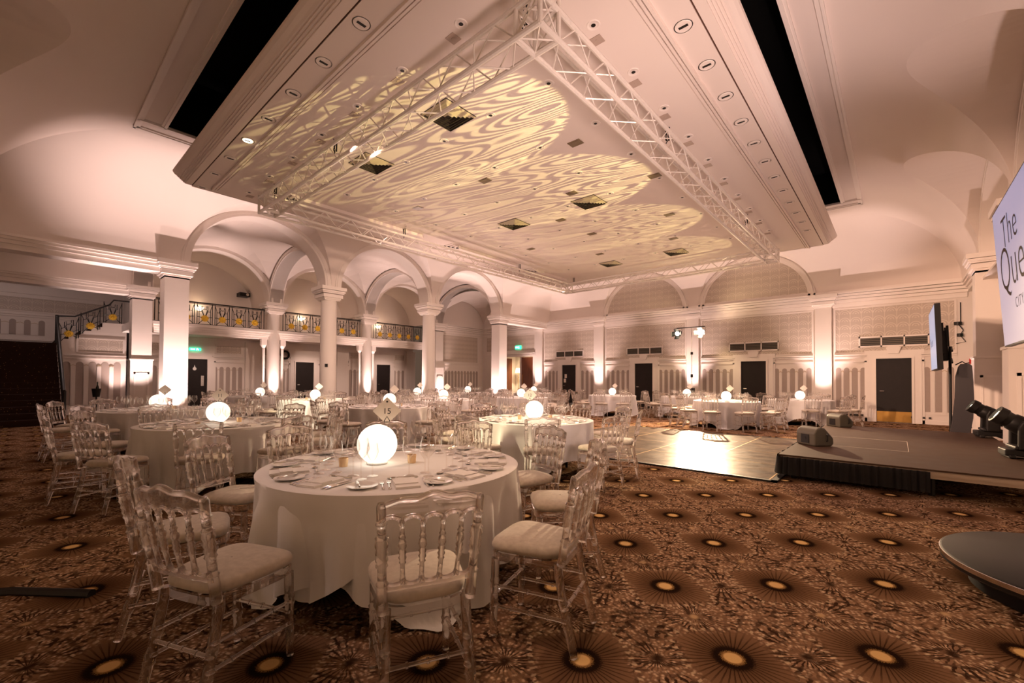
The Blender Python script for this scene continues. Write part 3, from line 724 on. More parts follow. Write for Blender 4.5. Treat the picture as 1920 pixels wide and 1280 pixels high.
for i, nm in enumerate(('nearest the staircase', 'in the middle bay', 'in the farthest bay')):
    c = BAYS[i]; railing(YC[i]+.26, YC[i+1]-.26, [c+.556*k for k in range(-3+(i > 0)*1-1*(i == 0)+1, 3)] if 0 else [c-1.39+.556*k for k in range(6)], 'black wrought-iron balcony railing with gilt flowers, '+nm)
# ---------------------------------------------------------------- staircase
t = thing('staircase', 'dark carpeted staircase climbing to the balcony at far left', 'staircase', (-17.6, -.8, 0))
ox, oy = -17.6, -.8
cs = NT('stair_carpet'); f = cs.vor(16); g = cs.noise(7, 3)
MSTAIR = cs.done(cs.mix(cs.step(.16, .05, f), (.030, .014, .009), cs.mix(g, (.42, .13, .05), (.45, .31, .13))), .95, spec=.1)
b = MB()
for k in range(15): b.box((-.29*k, -2.0, 0), (-.29*(k+1), 1.64, .167*(k+1)))
b.box((-7.28, -2.0, 0), (-.29*15, 1.64, 2.505)); b.build('flight', MSTAIR, t, 0)
b = MB(); 
for k in range(5): b.box((-4.42, 1.64+.29*k, 2.0), (-7.2, 1.64+.29*(k+1) if k < 4 else 3.5, 2.5+.167*(k+1)))
b.build('upper_flight', MSTAIR, t, 0)
b = MB()
for k in range(5): b.box((-4.40, 1.66+.29*k, 2.2), (-4.46, 1.66+.29*(k+1) if k < 4 else 3.5, 2.52+.167*(k+1)))
b.box((-4.40, 1.64, 0), (-4.5, 3.5, 2.2)); WSS = lambda s, z, o: (-4.40+o, s, z)
slots(b, WSS, 1.74, 3.42, .34, 1.89, .2, .335)
for z0, z1, o_ in ((0, .14, .03), (2.0, 2.04, .04), (2.10, 2.14, .05)): wbox(b, WSS, 1.66, z0, 0, 3.5, z1, o_)
paperpanel(b, WSS, 2.2, 3.4, 2.25, 2.72)
b.build('stringer_wall', MATWY, t, 0)
b = MB()
b.tube([(-.05, 1.66, 0), (-.05, 1.66, .95)], .045, 8); b.build('newel_post', M['iron'], t)
b = MB(); b.tube([(-4.35, 1.66, 2.5), (-4.35, 1.66, 3.5)], .05, 8); b.build('newel_post', M['iron'], t)
b = MB(); b.tube([(-.05, 1.66, .95), (-4.35, 1.66, 3.45)], .032, 8)
b.tube([(-4.38, 1.66, 3.47), (-4.38, 2.1, 3.50), (-4.38, 3.0, 4.03), (-4.38, 3.12, 4.22), (-4.38, 3.6, 4.22)], .026, 8); b.build('handrail', M['iron'], t)
b = MB()
for k in range(24):
    x = -.2-4.1*k/23; z = .13+2.42*k/23; b.tube([(x, 1.66, z), (x, 1.66, z+.80)], .011, 4)
b.tube([(-.1, 1.66, .32), (-4.3, 1.66, 2.75)], .012, 4)
for y, z, w in ((1.95, 2.62, .5), (2.5, 2.98, .5), (3.1, 3.36, .5)): iron_panel(b, y, z, w, .42 if y < 3 else 0, -4.38)
b.build('ironwork', M['iron'], t, 0)
for y, z in ((1.95, 2.87), (2.5, 3.20), (3.1, 3.58)):
    o = inst('gilt_flower', FLOW, t, (-4.36, y, z)); o.rotation_euler = (0, pi/2, 0)
# ---------------------------------------------------------------- ceiling fittings
def oval_light():
    b = MB(); b.lathe([(.05, -.004), (.085, -.006), (.09, 0), (.10, 0)], 24, cap=False); b.lathe([(0, -.003), (.086, -.003)], 24, cap=False); me = b.mesh('trim_ring', M['trim'])
    b = MB(); b.box((-.05, -.016, -.008), (.05, .016, -.004)); s_ = b.mesh('lamp_slot', M['blackplastic'], 0); return me, s_
OV = oval_light()
def down():
    b = MB(); b.lathe([(.075, 0), (.07, -.008), (.055, -.006), (.045, .001)], 24, cap=False); a = b.mesh('trim_ring', M['trim'])
    b = MB(); b.lathe([(0, -.003), (.046, -.003)], 20, cap=False); b2 = b.mesh('lamp_baffle', M['plaster'])
    b = MB(); b.lathe([(0, -.006), (.026, -.006)], 16, cap=False); c = b.mesh('lamp_hole', M['blackplastic']); return a, b2, c
DN = down()
def fit_oval(x, y, rz, label, group):
    t = thing('slot_downlight', label, 'downlight', (x, y, ZP), rz, group); inst('trim_ring', OV[0], t); inst('lamp_slot', OV[1], t)
def fit_round(x, y, label, group):
    t = thing('round_downlight', label, 'downlight', (x, y, ZP), 0, group); inst('trim_ring', DN[0], t); inst('lamp_baffle', DN[1], t); inst('lamp_hole', DN[2], t)
b = MB(); b.box((-.065, -.065, -.008), (.065, .065, 0)); b.lathe([(0, -.012), (.02, -.012), (.025, -.008)], 10, cap=False); SQ = b.mesh('sprinkler_plate', plain('sprinkler_plate', (.46, .36, .30), .5), 0)
for k in range(13): fit_oval(-1.742, 4.0+.79*k, 0, '%s slotted downlight from the near end, along the right edge of the ceiling' % ORD[k], 'slotted downlights on the right edge')
def lit_oval(x, y):
    t = thing('slot_downlight', 'the one lit slotted downlight, along the near edge of the ceiling', 'downlight', (x, y, ZP), pi/2, 'slotted downlights on the near edge'); inst('trim_ring', OV[0], t)
    b = MB(); b.lathe([(0, -.008), (.07, -.008)], 20, cap=False); b.build('lamp_disc', M['lamp2'], t); inst('lamp_slot', OV[1], t, (0, 0, -.004))
for k in range(8):
  if k == 4: lit_oval(-4.389-.895*k, 2.435)
  else: fit_oval(-4.389-.895*k+(.895 if 0 else 0), 2.435, pi/2, '%s slotted downlight from the right, along the near edge of the ceiling' % ORD[k], 'slotted downlights on the near edge')
for k in range(10):
    y = 4.123+.972*k; fit_round(-2.478, y, '%s round downlight from the near end, outside the truss on the right' % ORD[k], 'round downlights right of the truss')
    o = inst('sprinkler_plate', SQ, None, (-2.555, y+.215, ZP)); tag(o, '%s small square plate from the near end, outside the right truss' % ORD[k], 'ceiling plate', 'square plates right of the truss')
for k in range(7):
    x = -3.563-1.104*k; fit_round(x, 3.155, '%s round downlight from the right, above the near truss' % ORD[k], 'round downlights along the near truss')
    o = inst('sprinkler_plate', SQ, None, (x-.22, 3.235, ZP)); tag(o, '%s small square plate from the right, above the near truss' % ORD[k], 'ceiling plate', 'square plates along the near truss')
n = 0
for j in range(8):
    for i in range(6):
        x = -3.415-1.063*i; y = 4.56+.735*j*(1.38 if 0 else 1)*1.62
        if any(abs(x-vx) < .36 and abs(y-vy) < .36 for vx in (-5.03, -7.15) for vy in (4.15, 8.22, 13.16)): continue
        fit_round(x, y, 'round downlight in the %s row, %s from the right, inside the truss frame' % (ORD[j], ORD[i]), 'round downlights inside the truss'); n += 1
b = MB(); b.box((-.11, -.08, -.01), (.11, .08, 0)); b.box((-.09, -.06, -.014), (.09, .06, -.01)); SPK = b.mesh('ceiling_speaker', plain('speaker_grille', (.20, .15, .09), .5), 0)
for k, (x, y) in enumerate([(-3.948, 6.019), (-6.043, 6.013), (-8.184, 5.987), (-5.077, 7.61), (-3.448, 7.984), (-6.145, 8.73), (-4.0, 10.1), (-6.1, 10.1), (-8.2, 10.1), (-4.6, 11.9), (-6.9, 11.9)]):
    o = inst('ceiling_speaker', SPK, None, (x, y, ZP)); tag(o, '%s small dark ceiling grille counting from the near right, inside the truss' % ORD[k], 'ceiling grille', 'small grilles inside the truss')
for k, (x, y) in enumerate(((-4.95, 4.15), (-7.12, 4.18), (-5.05, 8.24), (-7.2, 8.19), (-5.03, 13.2), (-7.2, 13.13))):
    t = thing('air_diffuser', 'square louvred air diffuser, %s one in the %s pair from the near end' % ('right' if k % 2 == 0 else 'left', ORD[k//2]), 'diffuser', (x, y, ZP))
    b = MB(); b.box((-.29, -.29, -.012), (.29, .29, 0)); b.build('backing', M['grille'], t, 0)
    b = MB()
    for q_ in range(6):
        r0 = .285-.045*q_; r1 = r0-.022; z0, z1 = -.012-.006*0, -.032
        b.grid([[(r0, r0, z0), (-r0, r0, z0), (-r0, -r0, z0), (r0, -r0, z0)], [(r1, r1, z1), (-r1, r1, z1), (-r1, -r1, z1), (r1, -r1, z1)]], closed=True)
    b.build('louvre', plain('diffuser_louvre', (.50, .42, .28), .45) if k == 0 else bpy.data.materials['diffuser_louvre'], t, 0)
for x, y in ((-6.9, 10.0), (-3.55, 10.2)):
    pass
# ---------------------------------------------------------------- lighting truss
TX0, TX1, TY0, TY1, TZ0, TZ1 = -9.75, -2.5, 3.2, 14.2, 4.72, 5.02
TR = thing('lighting_truss', 'white box truss frame hung below the ceiling raft', 'truss', ((TX0+TX1)/2, (TY0+TY1)/2, TZ0))
def truss_side(p0, p1):
    b = MB(); P0, P1 = Vector(p0), Vector(p1); d = (P1-P0); L = d.length; d.normalize(); s_ = Vector((-d.y, d.x, 0)); up = Vector((0, 0, 1)); w = .3
    for a, h in ((0, 0), (w, 0), (0, w), (w, w)): b.tube([P0+s_*a+up*h, P1+s_*a+up*h], .029, 8)
    n = int(L/.30); st = L/n
    for k in range(n):
        a0 = P0+d*(st*k); a1 = P0+d*(st*(k+1)); f = k % 2
        for u, v in (((0, 0), (0, 1)), ((1, 0), (1, 1)), ((0, 0), (1, 0)), ((0, 1), (1, 1))):
            A, B = (u, v) if f else (v, u)
            b.tube([a0+s_*w*A[0]+up*w*A[1], a1+s_*w*B[0]+up*w*B[1]], .009, 5, cap=False)
    return b
for nm, p0, p1 in (('near', (TX0, TY0, 0), (TX1, TY0, 0)), ('right', (TX1, TY0, 0), (TX1, TY1, 0)), ('far', (TX1, TY1, 0), (TX0, TY1, 0)), ('left', (TX0, TY1, 0), (TX0, TY0, 0))):
    o = truss_side(p0, p1).build('truss_span', M['truss'], TR); o.location = (-TR.location.x, -TR.location.y, 0)
for k, (x, y) in enumerate(((TX0, TY0), (TX1-.3, TY0), (TX1-.3, TY1-.3), (TX0, TY1-.3))):
    b = MB()
    h = .50 if k == 1 else .36
    for a in (0, .3):
        for c in (0, .3): b.tube([(x+a, y+c, -.02), (x+a, y+c, h)], .024, 8)
    for z in (0, .3):
        for p in (((0, 0), (.3, .3)), ((0, .3), (.3, 0))): b.tube([(x+p[0][0], y+p[0][1], z), (x+p[1][0], y+p[1][1], z)], .01, 5)
    if k == 1:
        b.tube([(x+.3, y, .0), (x+.3, y+.3, .45)], .01, 5); b.tube([(x, y, .0), (x+.3, y, .45)], .01, 5)
    o = b.build('corner_block', M['truss'], TR); o.location = (-TR.location.x, -TR.location.y, 0)
def chain_mesh(h):
    b = MB(); n = int(h/.045)
    for k in range(n):
        z = .03+k*.045; pts = []
        for j in range(13):
            a = 2*pi*j/12; x_, z_ = .014*cos(a), .03*sin(a); pts.append((x_, 0, z+z_) if k % 2 else (0, x_, z+z_))
        b.tube(pts, .006, 5, cap=False)
    b.tube([(0, 0, -.04), (.02, 0, -.01), (0, 0, .02)], .012, 6); b.tube([(.035, .02, .0), (.04, .02, h*.8)], .012, 6)
    return b.mesh('hoist_chain', M['chain'])
CH = chain_mesh(.26)
for k, (x, y, l) in enumerate(((-6.85, 3.35, 'at mid near truss'), (-9.35, 3.35, 'at the left truss corner'), (-2.65, 6.56, 'nearer one on the right truss'), (-2.65, 11.25, 'farther one on the right truss'),
                             (-9.6, 6.58, 'nearer one on the left truss'), (-9.6, 11.2, 'farther one on the left truss'), (-9.3, 14.05, 'at the far left truss corner'), (-2.9, 3.42, 'at the nearest truss corner'))):
    o = inst('hoist_chain', CH, None, (x, y, TZ1+.02)); tag(o, 'black hoist chain holding the truss, '+l, 'chain', 'hoist chains of the truss')
# ---------------------------------------------------------------- wall fittings
for k, (x, w_) in enumerate(((-12.73, 1.62), (-8.65, 1.64), (-4.19, 1.65), (-.10, 1.65))):
    t = thing('wall_grille', 'three-part dark air grille above the %s back-wall door from the left' % ORD[k], 'air grille', (x, YB, 2.53))
    b = MB(); b.box((-w_/2-.05, -.03, -.05), (w_/2+.05, -.005, 0)); b.box((-w_/2-.05, -.03, .26), (w_/2+.05, -.005, .31))
    for q_ in range(4): b.box((-w_/2-.05+q_*(w_/3+.0166)-.0, -.03, -.05), (-w_/2+q_*(w_/3+.0166)-.012, -.005, .31))
    b.build('frame', M['trim'], t, 0)
    b = MB(); b.box((-w_/2, -.014, 0), (w_/2, -.006, .26)); b.build('backing', M['grille'], t, 0)
    b = MB()
    for q_ in range(4): b.box((-w_/2, -.024, .04+.06*q_), (w_/2, -.014, .055+.06*q_))
    b.build('slat', plain('grille_slat', (.16, .13, .09), .5) if k == 0 else bpy.data.materials['grille_slat'], t, 0)
def exit_sign(x, y, z, axis, label, w_=.42, h=.17):
    t = thing('exit_sign', label, 'exit sign', (x, y, z), 0 if axis == 'y' else pi/2)
    b = MB(); b.box((-w_/2, -.03, 0), (w_/2, .03, h)); b.build('housing', M['exit'], t, 0)
    b = MB(); b.box((-w_*.40, -.034, h*.3), (-w_*.02, -.031, h*.7)); 
    b.tube([(w_*.12, -.033, h*.15), (w_*.18, -.033, h*.5), (w_*.17, -.033, h*.7)], .016, 5); b.tube([(w_*.2, -.033, h*.5), (w_*.28, -.033, h*.2)], .014, 5)
    b.lathe([(0, -.012), (.016, 0), (0, .012)], 8, (w_*.19, -.033, h*.86), cap=False); b.tube([(w_*.08, -.033, h*.6), (w_*.27, -.033, h*.55)], .011, 5)
    b.build('running_figure', M['exitwhite'], t, 0)
exit_sign(XD+.035, 4.75, 2.44, 'x', 'green exit sign above the leftmost door under the balcony', .40, .11)
exit_sign(-16.2, YB-.045, 3.05, 'y', 'lit green exit sign above the open double doors', .42, .2)
exit_sign(2.2, YB-.035, 2.55, 'y', 'green exit sign in the corner behind the right pillar', .3, .25)
b = MB(); b.box((1.62, YB-.06, 1.88), (1.78, YB-.005, 2.04)); tag(b.build('fire_call_point', M['red'], None, 0), 'red fire call point on the back wall behind the TV', 'fire alarm')
t = thing('wall_bracket', 'black cable bracket high on the back wall in the right corner', 'bracket', (1.45, YB, 3.0))
b = MB(); b.tube([(0, -.02, .75), (0, -.02, .1)], .012, 6); b.lathe([(0, -.05), (.09, -.04), (.09, .05), (0, .06)], 12, (-.06, -.08, .1), cap=False); b.lathe([(0, -.05), (.07, -.04), (.07, .05), (0, .06)], 12, (-.02, -.08, -.25), cap=False)
b.tube([(-.06, -.08, .1), (.05, -.06, -.1), (-.02, -.08, -.25), (.1, -.05, -.45), (-.1, -.05, -.5)], .012, 6); b.build('cable', M['blackplastic'], t)
for k, y in enumerate((4.83, 8.89, 13.0)):
    t = thing('wall_sconce', 'glowing bowl sconce behind the %s bay of the balcony railing' % ('near', 'middle', 'far')[k], 'wall light', (XD, y, 4.15))
    b = MB(); b.lathe([(.02, -.1), (.12, -.03), (.17, .06), (.16, .06), (.11, -.02), (0, -.08)], 20, (.2, 0, 0), cap=False); b.build('shade', M['sconce'], t)
    b = MB(); b.tube([(0, 0, 0), (.1, 0, -.1), (.2, 0, -.1)], .02, 6); b.build('arm', M['brass'], t)
t = thing('projector', 'dark projector on the wall above the near balcony bay', 'projector', (XD+.3, 6.42, 4.85)); b = MB(); b.box((-.3, -.2, 0), (.15, .2, .16)); b.build('body', M['blackplastic'], t, 0); b = MB(); b.lathe([(.06, 0), (.06, .04)], 16, (.15, .08, .08), T=Matrix.Rotation(pi/2, 4, 'Y')); b.build('lens', M['steel'], t)
b = MB(); b.tube([(XD+.1, 8.22+.17*cos(a*pi/10), 2.42+.17*sin(a*pi/10)) for a in range(21)], .05, 8, cap=False); tag(b.build('cable_coil', M['blackplastic']), 'black cable coil hung left of the middle door under the balcony', 'cable')
for k, (x, w_) in enumerate(((-1.2, .34), (.42, .1), (.62, .03), (.76, .03))):
    b = MB(); b.box((x-w_, YB-.045, .17), (x+w_, YB-.031, .23)); tag(b.build('floor_vent' if k < 2 else 'wall_socket', M['grille'], None, 0), ('long dark vent slit low on the back wall behind the rightmost table', 'short dark vent slit low on the wall right of the rightmost back door', 'left small dark socket low on the wall under the TV', 'right small dark socket low on the wall under the TV')[k], 'vent' if k < 2 else 'socket')
# potted plant in the lobby
t = thing('potted_plant', 'leafy potted tree in the lit lobby beyond the double doors', 'plant', (-17.2, 20.9, 0))
b = MB(); b.lathe([(.16, 0), (.22, .45), (.2, .45), (.19, .4), (0, .4)], 20, cap=False); b.build('pot', M['china'], t)
b = MB(); rr = random.Random(3); b.tube([(0, 0, .4), (.02, .02, .9), (-.02, 0, 1.3)], .025, 6); b.build('stem', M['wood'], t)
b = MB()
for k in range(150):
    a = rr.random()*2*pi; el = rr.uniform(-.3, 1); R_ = rr.uniform(.1, .5); c = Vector((cos(a)*R_, sin(a)*R_, 1.35+el*.6)); d = Vector((cos(a+rr.uniform(-1, 1)), sin(a), rr.uniform(-.5, .6))).normalized(); s_ = d.cross(Vector((0, 0, 1))).normalized()*.06; L_ = .2
    b.add([c, c+d*L_*.5+s_, c+d*L_, c+d*L_*.5-s_], [(0,1,2,3)])
b.build('foliage', M['leaf'], t, 0)['kind'] = 'stuff'
t = thing('table_lamp', 'lit shaded lamp on the lobby wall beside the plant', 'lamp', (-18.55, 21.6, 1.0)); b = MB(); b.lathe([(.2, .75), (.13, 1.05), (.12, 1.05), (.19, .75)], 16, cap=False); b.build('shade', M['sconce'], t); b = MB(); b.tube([(0, 0, -1.0), (0, 0, .8)], .02, 8); b.lathe([(.14, -1), (.12, -.96), (0, -.95)], 16); b.build('stand', M['brass'], t)
# ---------------------------------------------------------------- dance floor and stage
t = thing('dance_floor', 'dark marbled dance floor with gold seams beside the stage', 'dance floor', (-3.6, 9.15, 0))
b = MB(); b.box((-2.4, -2.45, 0), (2.35, 2.5, .022)); b.build('panel', M['dance'], t, 0)
b = MB()
for k in range(5): b.box((-2.1+1.1*k-.008, -2.43, .020), (-2.1+1.1*k+.008, 2.48, .0236))
for y in (-1.2, .05, 1.3): b.box((-2.38, y-.004, .020), (2.33, y+.004, .0232))
b.build('seam', M['gap'], t, 0)
b = MB()
for a, c in (((-2.45, -2.5, 0), (2.4, -2.44, .026)), ((-2.45, 2.48, 0), (2.4, 2.55, .026)), ((-2.46, -2.5, 0), (-2.39, 2.55, .026)), ((2.33, -2.5, 0), (2.4, 2.55, .026))): b.box(a, c)
b.build('edging', M['blackplastic'], t, 0)
SZ = .33
t = thing('stage', 'low black stage along the right wall', 'stage', (.1, 9.7, 0))
b = MB(); b.box((-1.35, -2.65, SZ-.02), (1.22, 2.85, SZ)); b.build('deck', M['stage'], t, 0)
b = MB(); b.box((-1.33, -2.63, SZ-.11), (1.2, -2.58, SZ-.022)); b.box((-1.33, 2.78, SZ-.11), (1.2, 2.83, SZ-.022)); b.box((-1.33, -2.63, SZ-.11), (-1.28, 2.83, SZ-.022)); b.box((-1.33, -2.645, SZ-.075), (1.2, -2.63, SZ-.03)); b.build('side_rail', plain('stage_aluminium', (.62, .52, .42), .4, .6), t, 0)
b = MB(); b.box((-1.0, -1.13, SZ), (.02, -1.125, SZ+.0015)); b.box((-1.3, .28, SZ), (.02, .285, SZ+.0015)); b.box((.015, -1.13, SZ), (.02, .285, SZ+.0015)); b.build('floor_tape', M['card'], t, 0)
for x in (-1.2, .2, 1.1):
    for y in (-2.5, .1, 2.7):
        b = MB(); b.tube([(x, y, 0), (x, y, SZ-.03)], .03, 8); b.build('leg', M['iron'], t)
# skirt: pleated drape on the front left corner
pts = []; 
for k in range(121):
    s = k/120
    if s < .38: x, y, nx, ny = -1.27, 12.5-(12.5-7.03)*(s/.38), -1, 0
    else: x, y, nx, ny = -1.27+(1.55)*((s-.38)/.62), 7.03, 0, -1
    w_ = .018+.016*sin(k*1.9)+.008*sin(k*3.7); pts.append((x+nx*w_, y+ny*w_, nx, ny))
b = MB(); b.grid([[(p[0]+p[2]*f, p[1]+p[3]*f, z) for p in pts] for z, f in ((SZ-.025, 0), (SZ-.05, .01), (.18, .02), (.07, .035))])
tag(b.build('stage_skirt', M['blackcloth'], None, 60), 'pleated black skirt hung round the stage corner by the dance floor', 'stage skirt')
def wedge(x, y, rz, label):
    t = thing('floor_monitor', label, 'floor monitor', (x, y, SZ), rz, 'stage floor monitors'); t.scale = (.8, .78, .8)
    prof = [(-.20, .0), (.17, 0), (.22, .05), (.21, .16), (.03, .35), (-.06, .37), (-.16, .33), (-.205, .26)]
    b = MB(); b.prism(prof, lambda a, z: (a, -.24, z), lambda a, z: (a, .24, z)); 
    o = b.build('cabinet', plain('monitor_shell', (.075, .062, .042), .5) if 'monitor_shell' not in bpy.data.materials else bpy.data.materials['monitor_shell'], t, 0)
    m_ = o.modifiers.new('bevel', 'BEVEL'); m_.width = .03; m_.segments = 3; m_.limit_method = 'ANGLE'
    b = MB(); b.add([(.215, -.2, .15), (.215, .2, .15), (.04, .2, .352), (.04, -.2, .352)], [(0,1,2,3)]); b.build('front_grille', M['blackplastic'], t, 0)
    b = MB(); b.box((-.212, -.1, .05), (-.2, .1, .22)); b.lathe([(0, -.012), (.03, -.012), (.03, 0)], 12, (-.205, 0, .14), cap=False, T=Matrix.Rotation(pi/2, 4, 'Y')); b.build('connector_panel', M['blackplastic'], t, 0)
    b = MB(); b.tube([(.05, -.245, .10), (.05, -.27, .12), (.05, -.27, .22), (.05, -.245, .24)], .014, 6); b.build('handle', M['blackplastic'], t)
wedge(-1.0, 8.45, .85, 'grey-brown floor monitor on the near stage corner')
wedge(-.98, 12.2, .8, 'grey-brown floor monitor on the far stage corner')
HEADS = [(1.26, 8.95), (1.27, 11.8)]
def moving_head(x, y, rz, label):
    t = thing('moving_head_light', label, 'stage light', (x, y, SZ+.003), rz, 'moving head lights on the stage')
    b = MB(); b.box((-.2, -.16, .03), (.2, .16, .12)); b.box((-.17, -.19, .0), (-.1, .19, .05)); b.box((.1, -.19, 0), (.17, .19, .05)); o = b.build('base', M['blackplastic'], t, 0); m_ = o.modifiers.new('bevel', 'BEVEL'); m_.width = .015; m_.segments = 2
    b = MB()
    for s in (-1, 1): b.prism([(-.09, .12), (.09, .12), (.085, .42), (.05, .5), (-.05, .5), (-.085, .42)], lambda a, z: (a, s*.15, z), lambda a, z: (a, s*.21, z))
    b.box((-.12, -.2, .12), (.12, .2, .17)); o = b.build('yoke', M['blackplastic'], t, 0); m_ = o.modifiers.new('bevel', 'BEVEL'); m_.width = .018; m_.segments = 2
    T = Matrix.Translation((0, 0, .42)) @ Matrix.Rotation(radians(-57), 4, 'Y') @ Matrix.Scale(.88, 4)
    b = MB(); b.lathe([(.0, -.30), (.10, -.30), (.13, -.24), (.14, .02), (.13, .14), (.115, .16), (.12, .22), (.135, .24), (.135, .34), (.11, .345), (.1, .30)], 24, T=T, cap=False); h = b.build('head', M['blackplastic'], t)
    b = MB(); b.lathe([(0, .31), (.1, .31)], 20, T=T, cap=False); b.build('lens', M['lamp2'], h)
moving_head(*HEADS[0], .1, 'nearer black moving head light at the right of the stage')
moving_head(*HEADS[1], .1, 'farther black moving head light at the right of the stage')
for (x, y), w_ in (((1.2, 6.15), 1150), (HEADS[0], 1150), (HEADS[1], 850), ((1.05, 14.6), 600)):
    gobo((x-.30, y, SZ+.62), (-5.7, y-1.75, ZP), w_, 23.5, radians(4) if 0 else pi/2+.12)
# ---------------------------------------------------------------- screens
def screen(name, label, cat, loc, h, wd, tilt, mat_, thick=.07):
    t = thing(name, label, cat, loc); t.rotation_euler = (0, tilt, 0)
    b = MB(); b.box((0, -wd/2, 0), (thick, wd/2, h)); b.build('casing', M['blackplastic'], t, 0)
    b = MB(); b.add([(-.003, -wd/2+.02, .02), (-.003, wd/2-.02, .02), (-.003, wd/2-.02, h-.02), (-.003, -wd/2+.02, h-.02)], [(0,1,2,3)]); p = b.build('picture', mat_, t, 0)
    return t, p
def put_text(s, size, parent, y, z, mat_, extr=.0004, shear=0, space=1):
    o = inst('lettering', text_mesh(s, size, mat_, extr, shear, space, size*.016), parent, (-.006, y, z))
    o.rotation_mode = 'QUATERNION'; o.rotation_quaternion = Matrix(((0, 0, -1), (-1, 0, 0), (0, 1, 0))).to_quaternion(); return o
SM = screen_mat('screen_picture', (.62, .47, .52), (.24, .24, .40), 0, 1.9, .42); TM = screen_mat('tv_picture', (.40, .42, .55), (.30, .34, .48), 0, 1.3, .5)
LET = plain('letter_grey', (.06, .047, .042), .7, spec=.1)
t, p = screen('hanging_screen', 'large lit screen reading The Queens, hung on the right wall', 'screen', (1.21, 7.98, 1.87), 2.0, 3.56, -.057, SM)
put_text('The', .62, p, .68, 1.52, LET, space=1.05); put_text('Queens', .88, p, .12, 1.03, LET); put_text('CITY SQUARE', .20, p, -.02, .52, LET, space=1.2)
b = MB(); b.box((.07, -.8, .5), (.22, -.7, 1.6)); b.box((.07, .7, .5), (.22, .8, 1.6)); b.build('wall_mount', M['iron'], t, 0)
t, p = screen('television', 'television on a tall black stand, seen edge-on by the back wall', 'television', (.62, 13.5, 1.60), 1.36, 2.05, -.03, TM, .09)
put_text('Queens', .3, p, .3, .62, plain('tv_letter', (.12, .17, .34), .5))
b = MB(); b.box((.09, -.5, .35), (.15, .5, 1.0)); b.box((.13, -.25, .2), (.22, .25, .85)); b.box((.2, -.3, .5), (.24, -.2, .95)); b.box((.2, .2, .5), (.24, .3, .95)); b.build('back_bracket', M['iron'], t, 0)
t = thing('television_stand', 'tall curved dark board stand carrying the television', 'TV stand', (1.02, 13.1, 0))
b = MB(); pr = [(-.22, 0), (-.15, .55), (-.11, 1.0), (-.10, 1.45), (-.055, 1.66), (-.02, 1.72), (.10, 1.72), (.14, 1.68), (.15, 1.5), (.165, 1.0), (.15, .6), (.06, 0)]
b.prism(pr, lambda a, z: (a, -.08, z), lambda a, z: (a, .08, z)); b.build('board', plain('stand_slate', (.045, .038, .042), .5), t, 0)
b = MB(); b.tube([(-.17, .1, 0), (-.17, .1, 2.1)], .025, 8); b.tube([(-.14, .1, 2.0), (-.14, .3, 2.1)], .02, 6); b.tube([(-.14, .1, 1.75), (-.14, .3, 1.85)], .02, 6); b.build('pole', M['iron'], t)
b = MB(); b.tube([(-.1, -.02, 1.70), (0, -.03, 1.77), (.05, .02, 1.73), (.1, -.05, 1.74)], .012, 5); b.build('cable', M['blackplastic'], t)
b = MB(); b.box((-.3, -.25, 0), (.3, .3, .03)); b.build('foot', M['iron'], t, 0)
t = thing('round_platform', 'low round black platform at the right edge of the carpet', 'platform', (1.02, 4.38, 0))
b = MB(); b.lathe([(0, .125), (.78, .125), (.8, .14), (.80, .19), (.785, .2), (0, .2)], 72, cap=False); b.build('top', plain('platform_black', (.014, .012, .010), .45, spec=.3), t)
b = MB(); b.lathe([(.66, 0), (.66, .125)], 48); b.build('base', M['blackcloth'], t)
b = MB(); b.lathe([(.8, .160), (.804, .162), (.804, .19), (.8, .192)], 72, cap=False); b.build('rim', M['steel'], t)
for k, (pth, l) in enumerate((([(-4.6, -.55, .012), (-4.15, .0, .012), (-3.75, .32, .012)], 'black cable cover strip on the carpet at lower left'),)):
    b = MB(); b.tube(pth, .03, 8); o = tag(b.build('cable_cover', M['blackplastic']), l, 'cable cover')
# ---------------------------------------------------------------- lamp stand
t = thing('lamp_stand', 'black tripod lamp stand before the third back-wall pilaster', 'lamp stand', (-6.13, 17.75, 0))
b = MB(); b.tube([(0, 0, .25), (0, 0, 1.5)], .024, 8); b.tube([(0, 0, 1.5), (0, 0, 2.4)], .018, 8); b.tube([(0, 0, 2.4), (0, 0, 3.45)], .013, 8); b.build('pole', M['steel'], t)
b = MB(); b.lathe([(.05, 1.45), (.05, 1.58)], 10); b.lathe([(.05, 2.36), (.05, 2.46)], 10); b.box((-.09, -.09, .85), (.09, .09, 1.03)); b.build('collar', M['iron'], t)
for a in (.4, 2.5, 4.6):
    b = MB(); b.tube([(0, 0, .95), (.42*cos(a), .42*sin(a), .02)], .014, 6); b.tube([(0, 0, .3), (.24*cos(a), .24*sin(a), .42)], .01, 6); b.build('leg', M['iron'], t)
b = MB(); b.tube([(-.6, 0, 3.45), (.5, 0, 3.45)], .018, 8); b.build('crossbar', M['iron'], t)
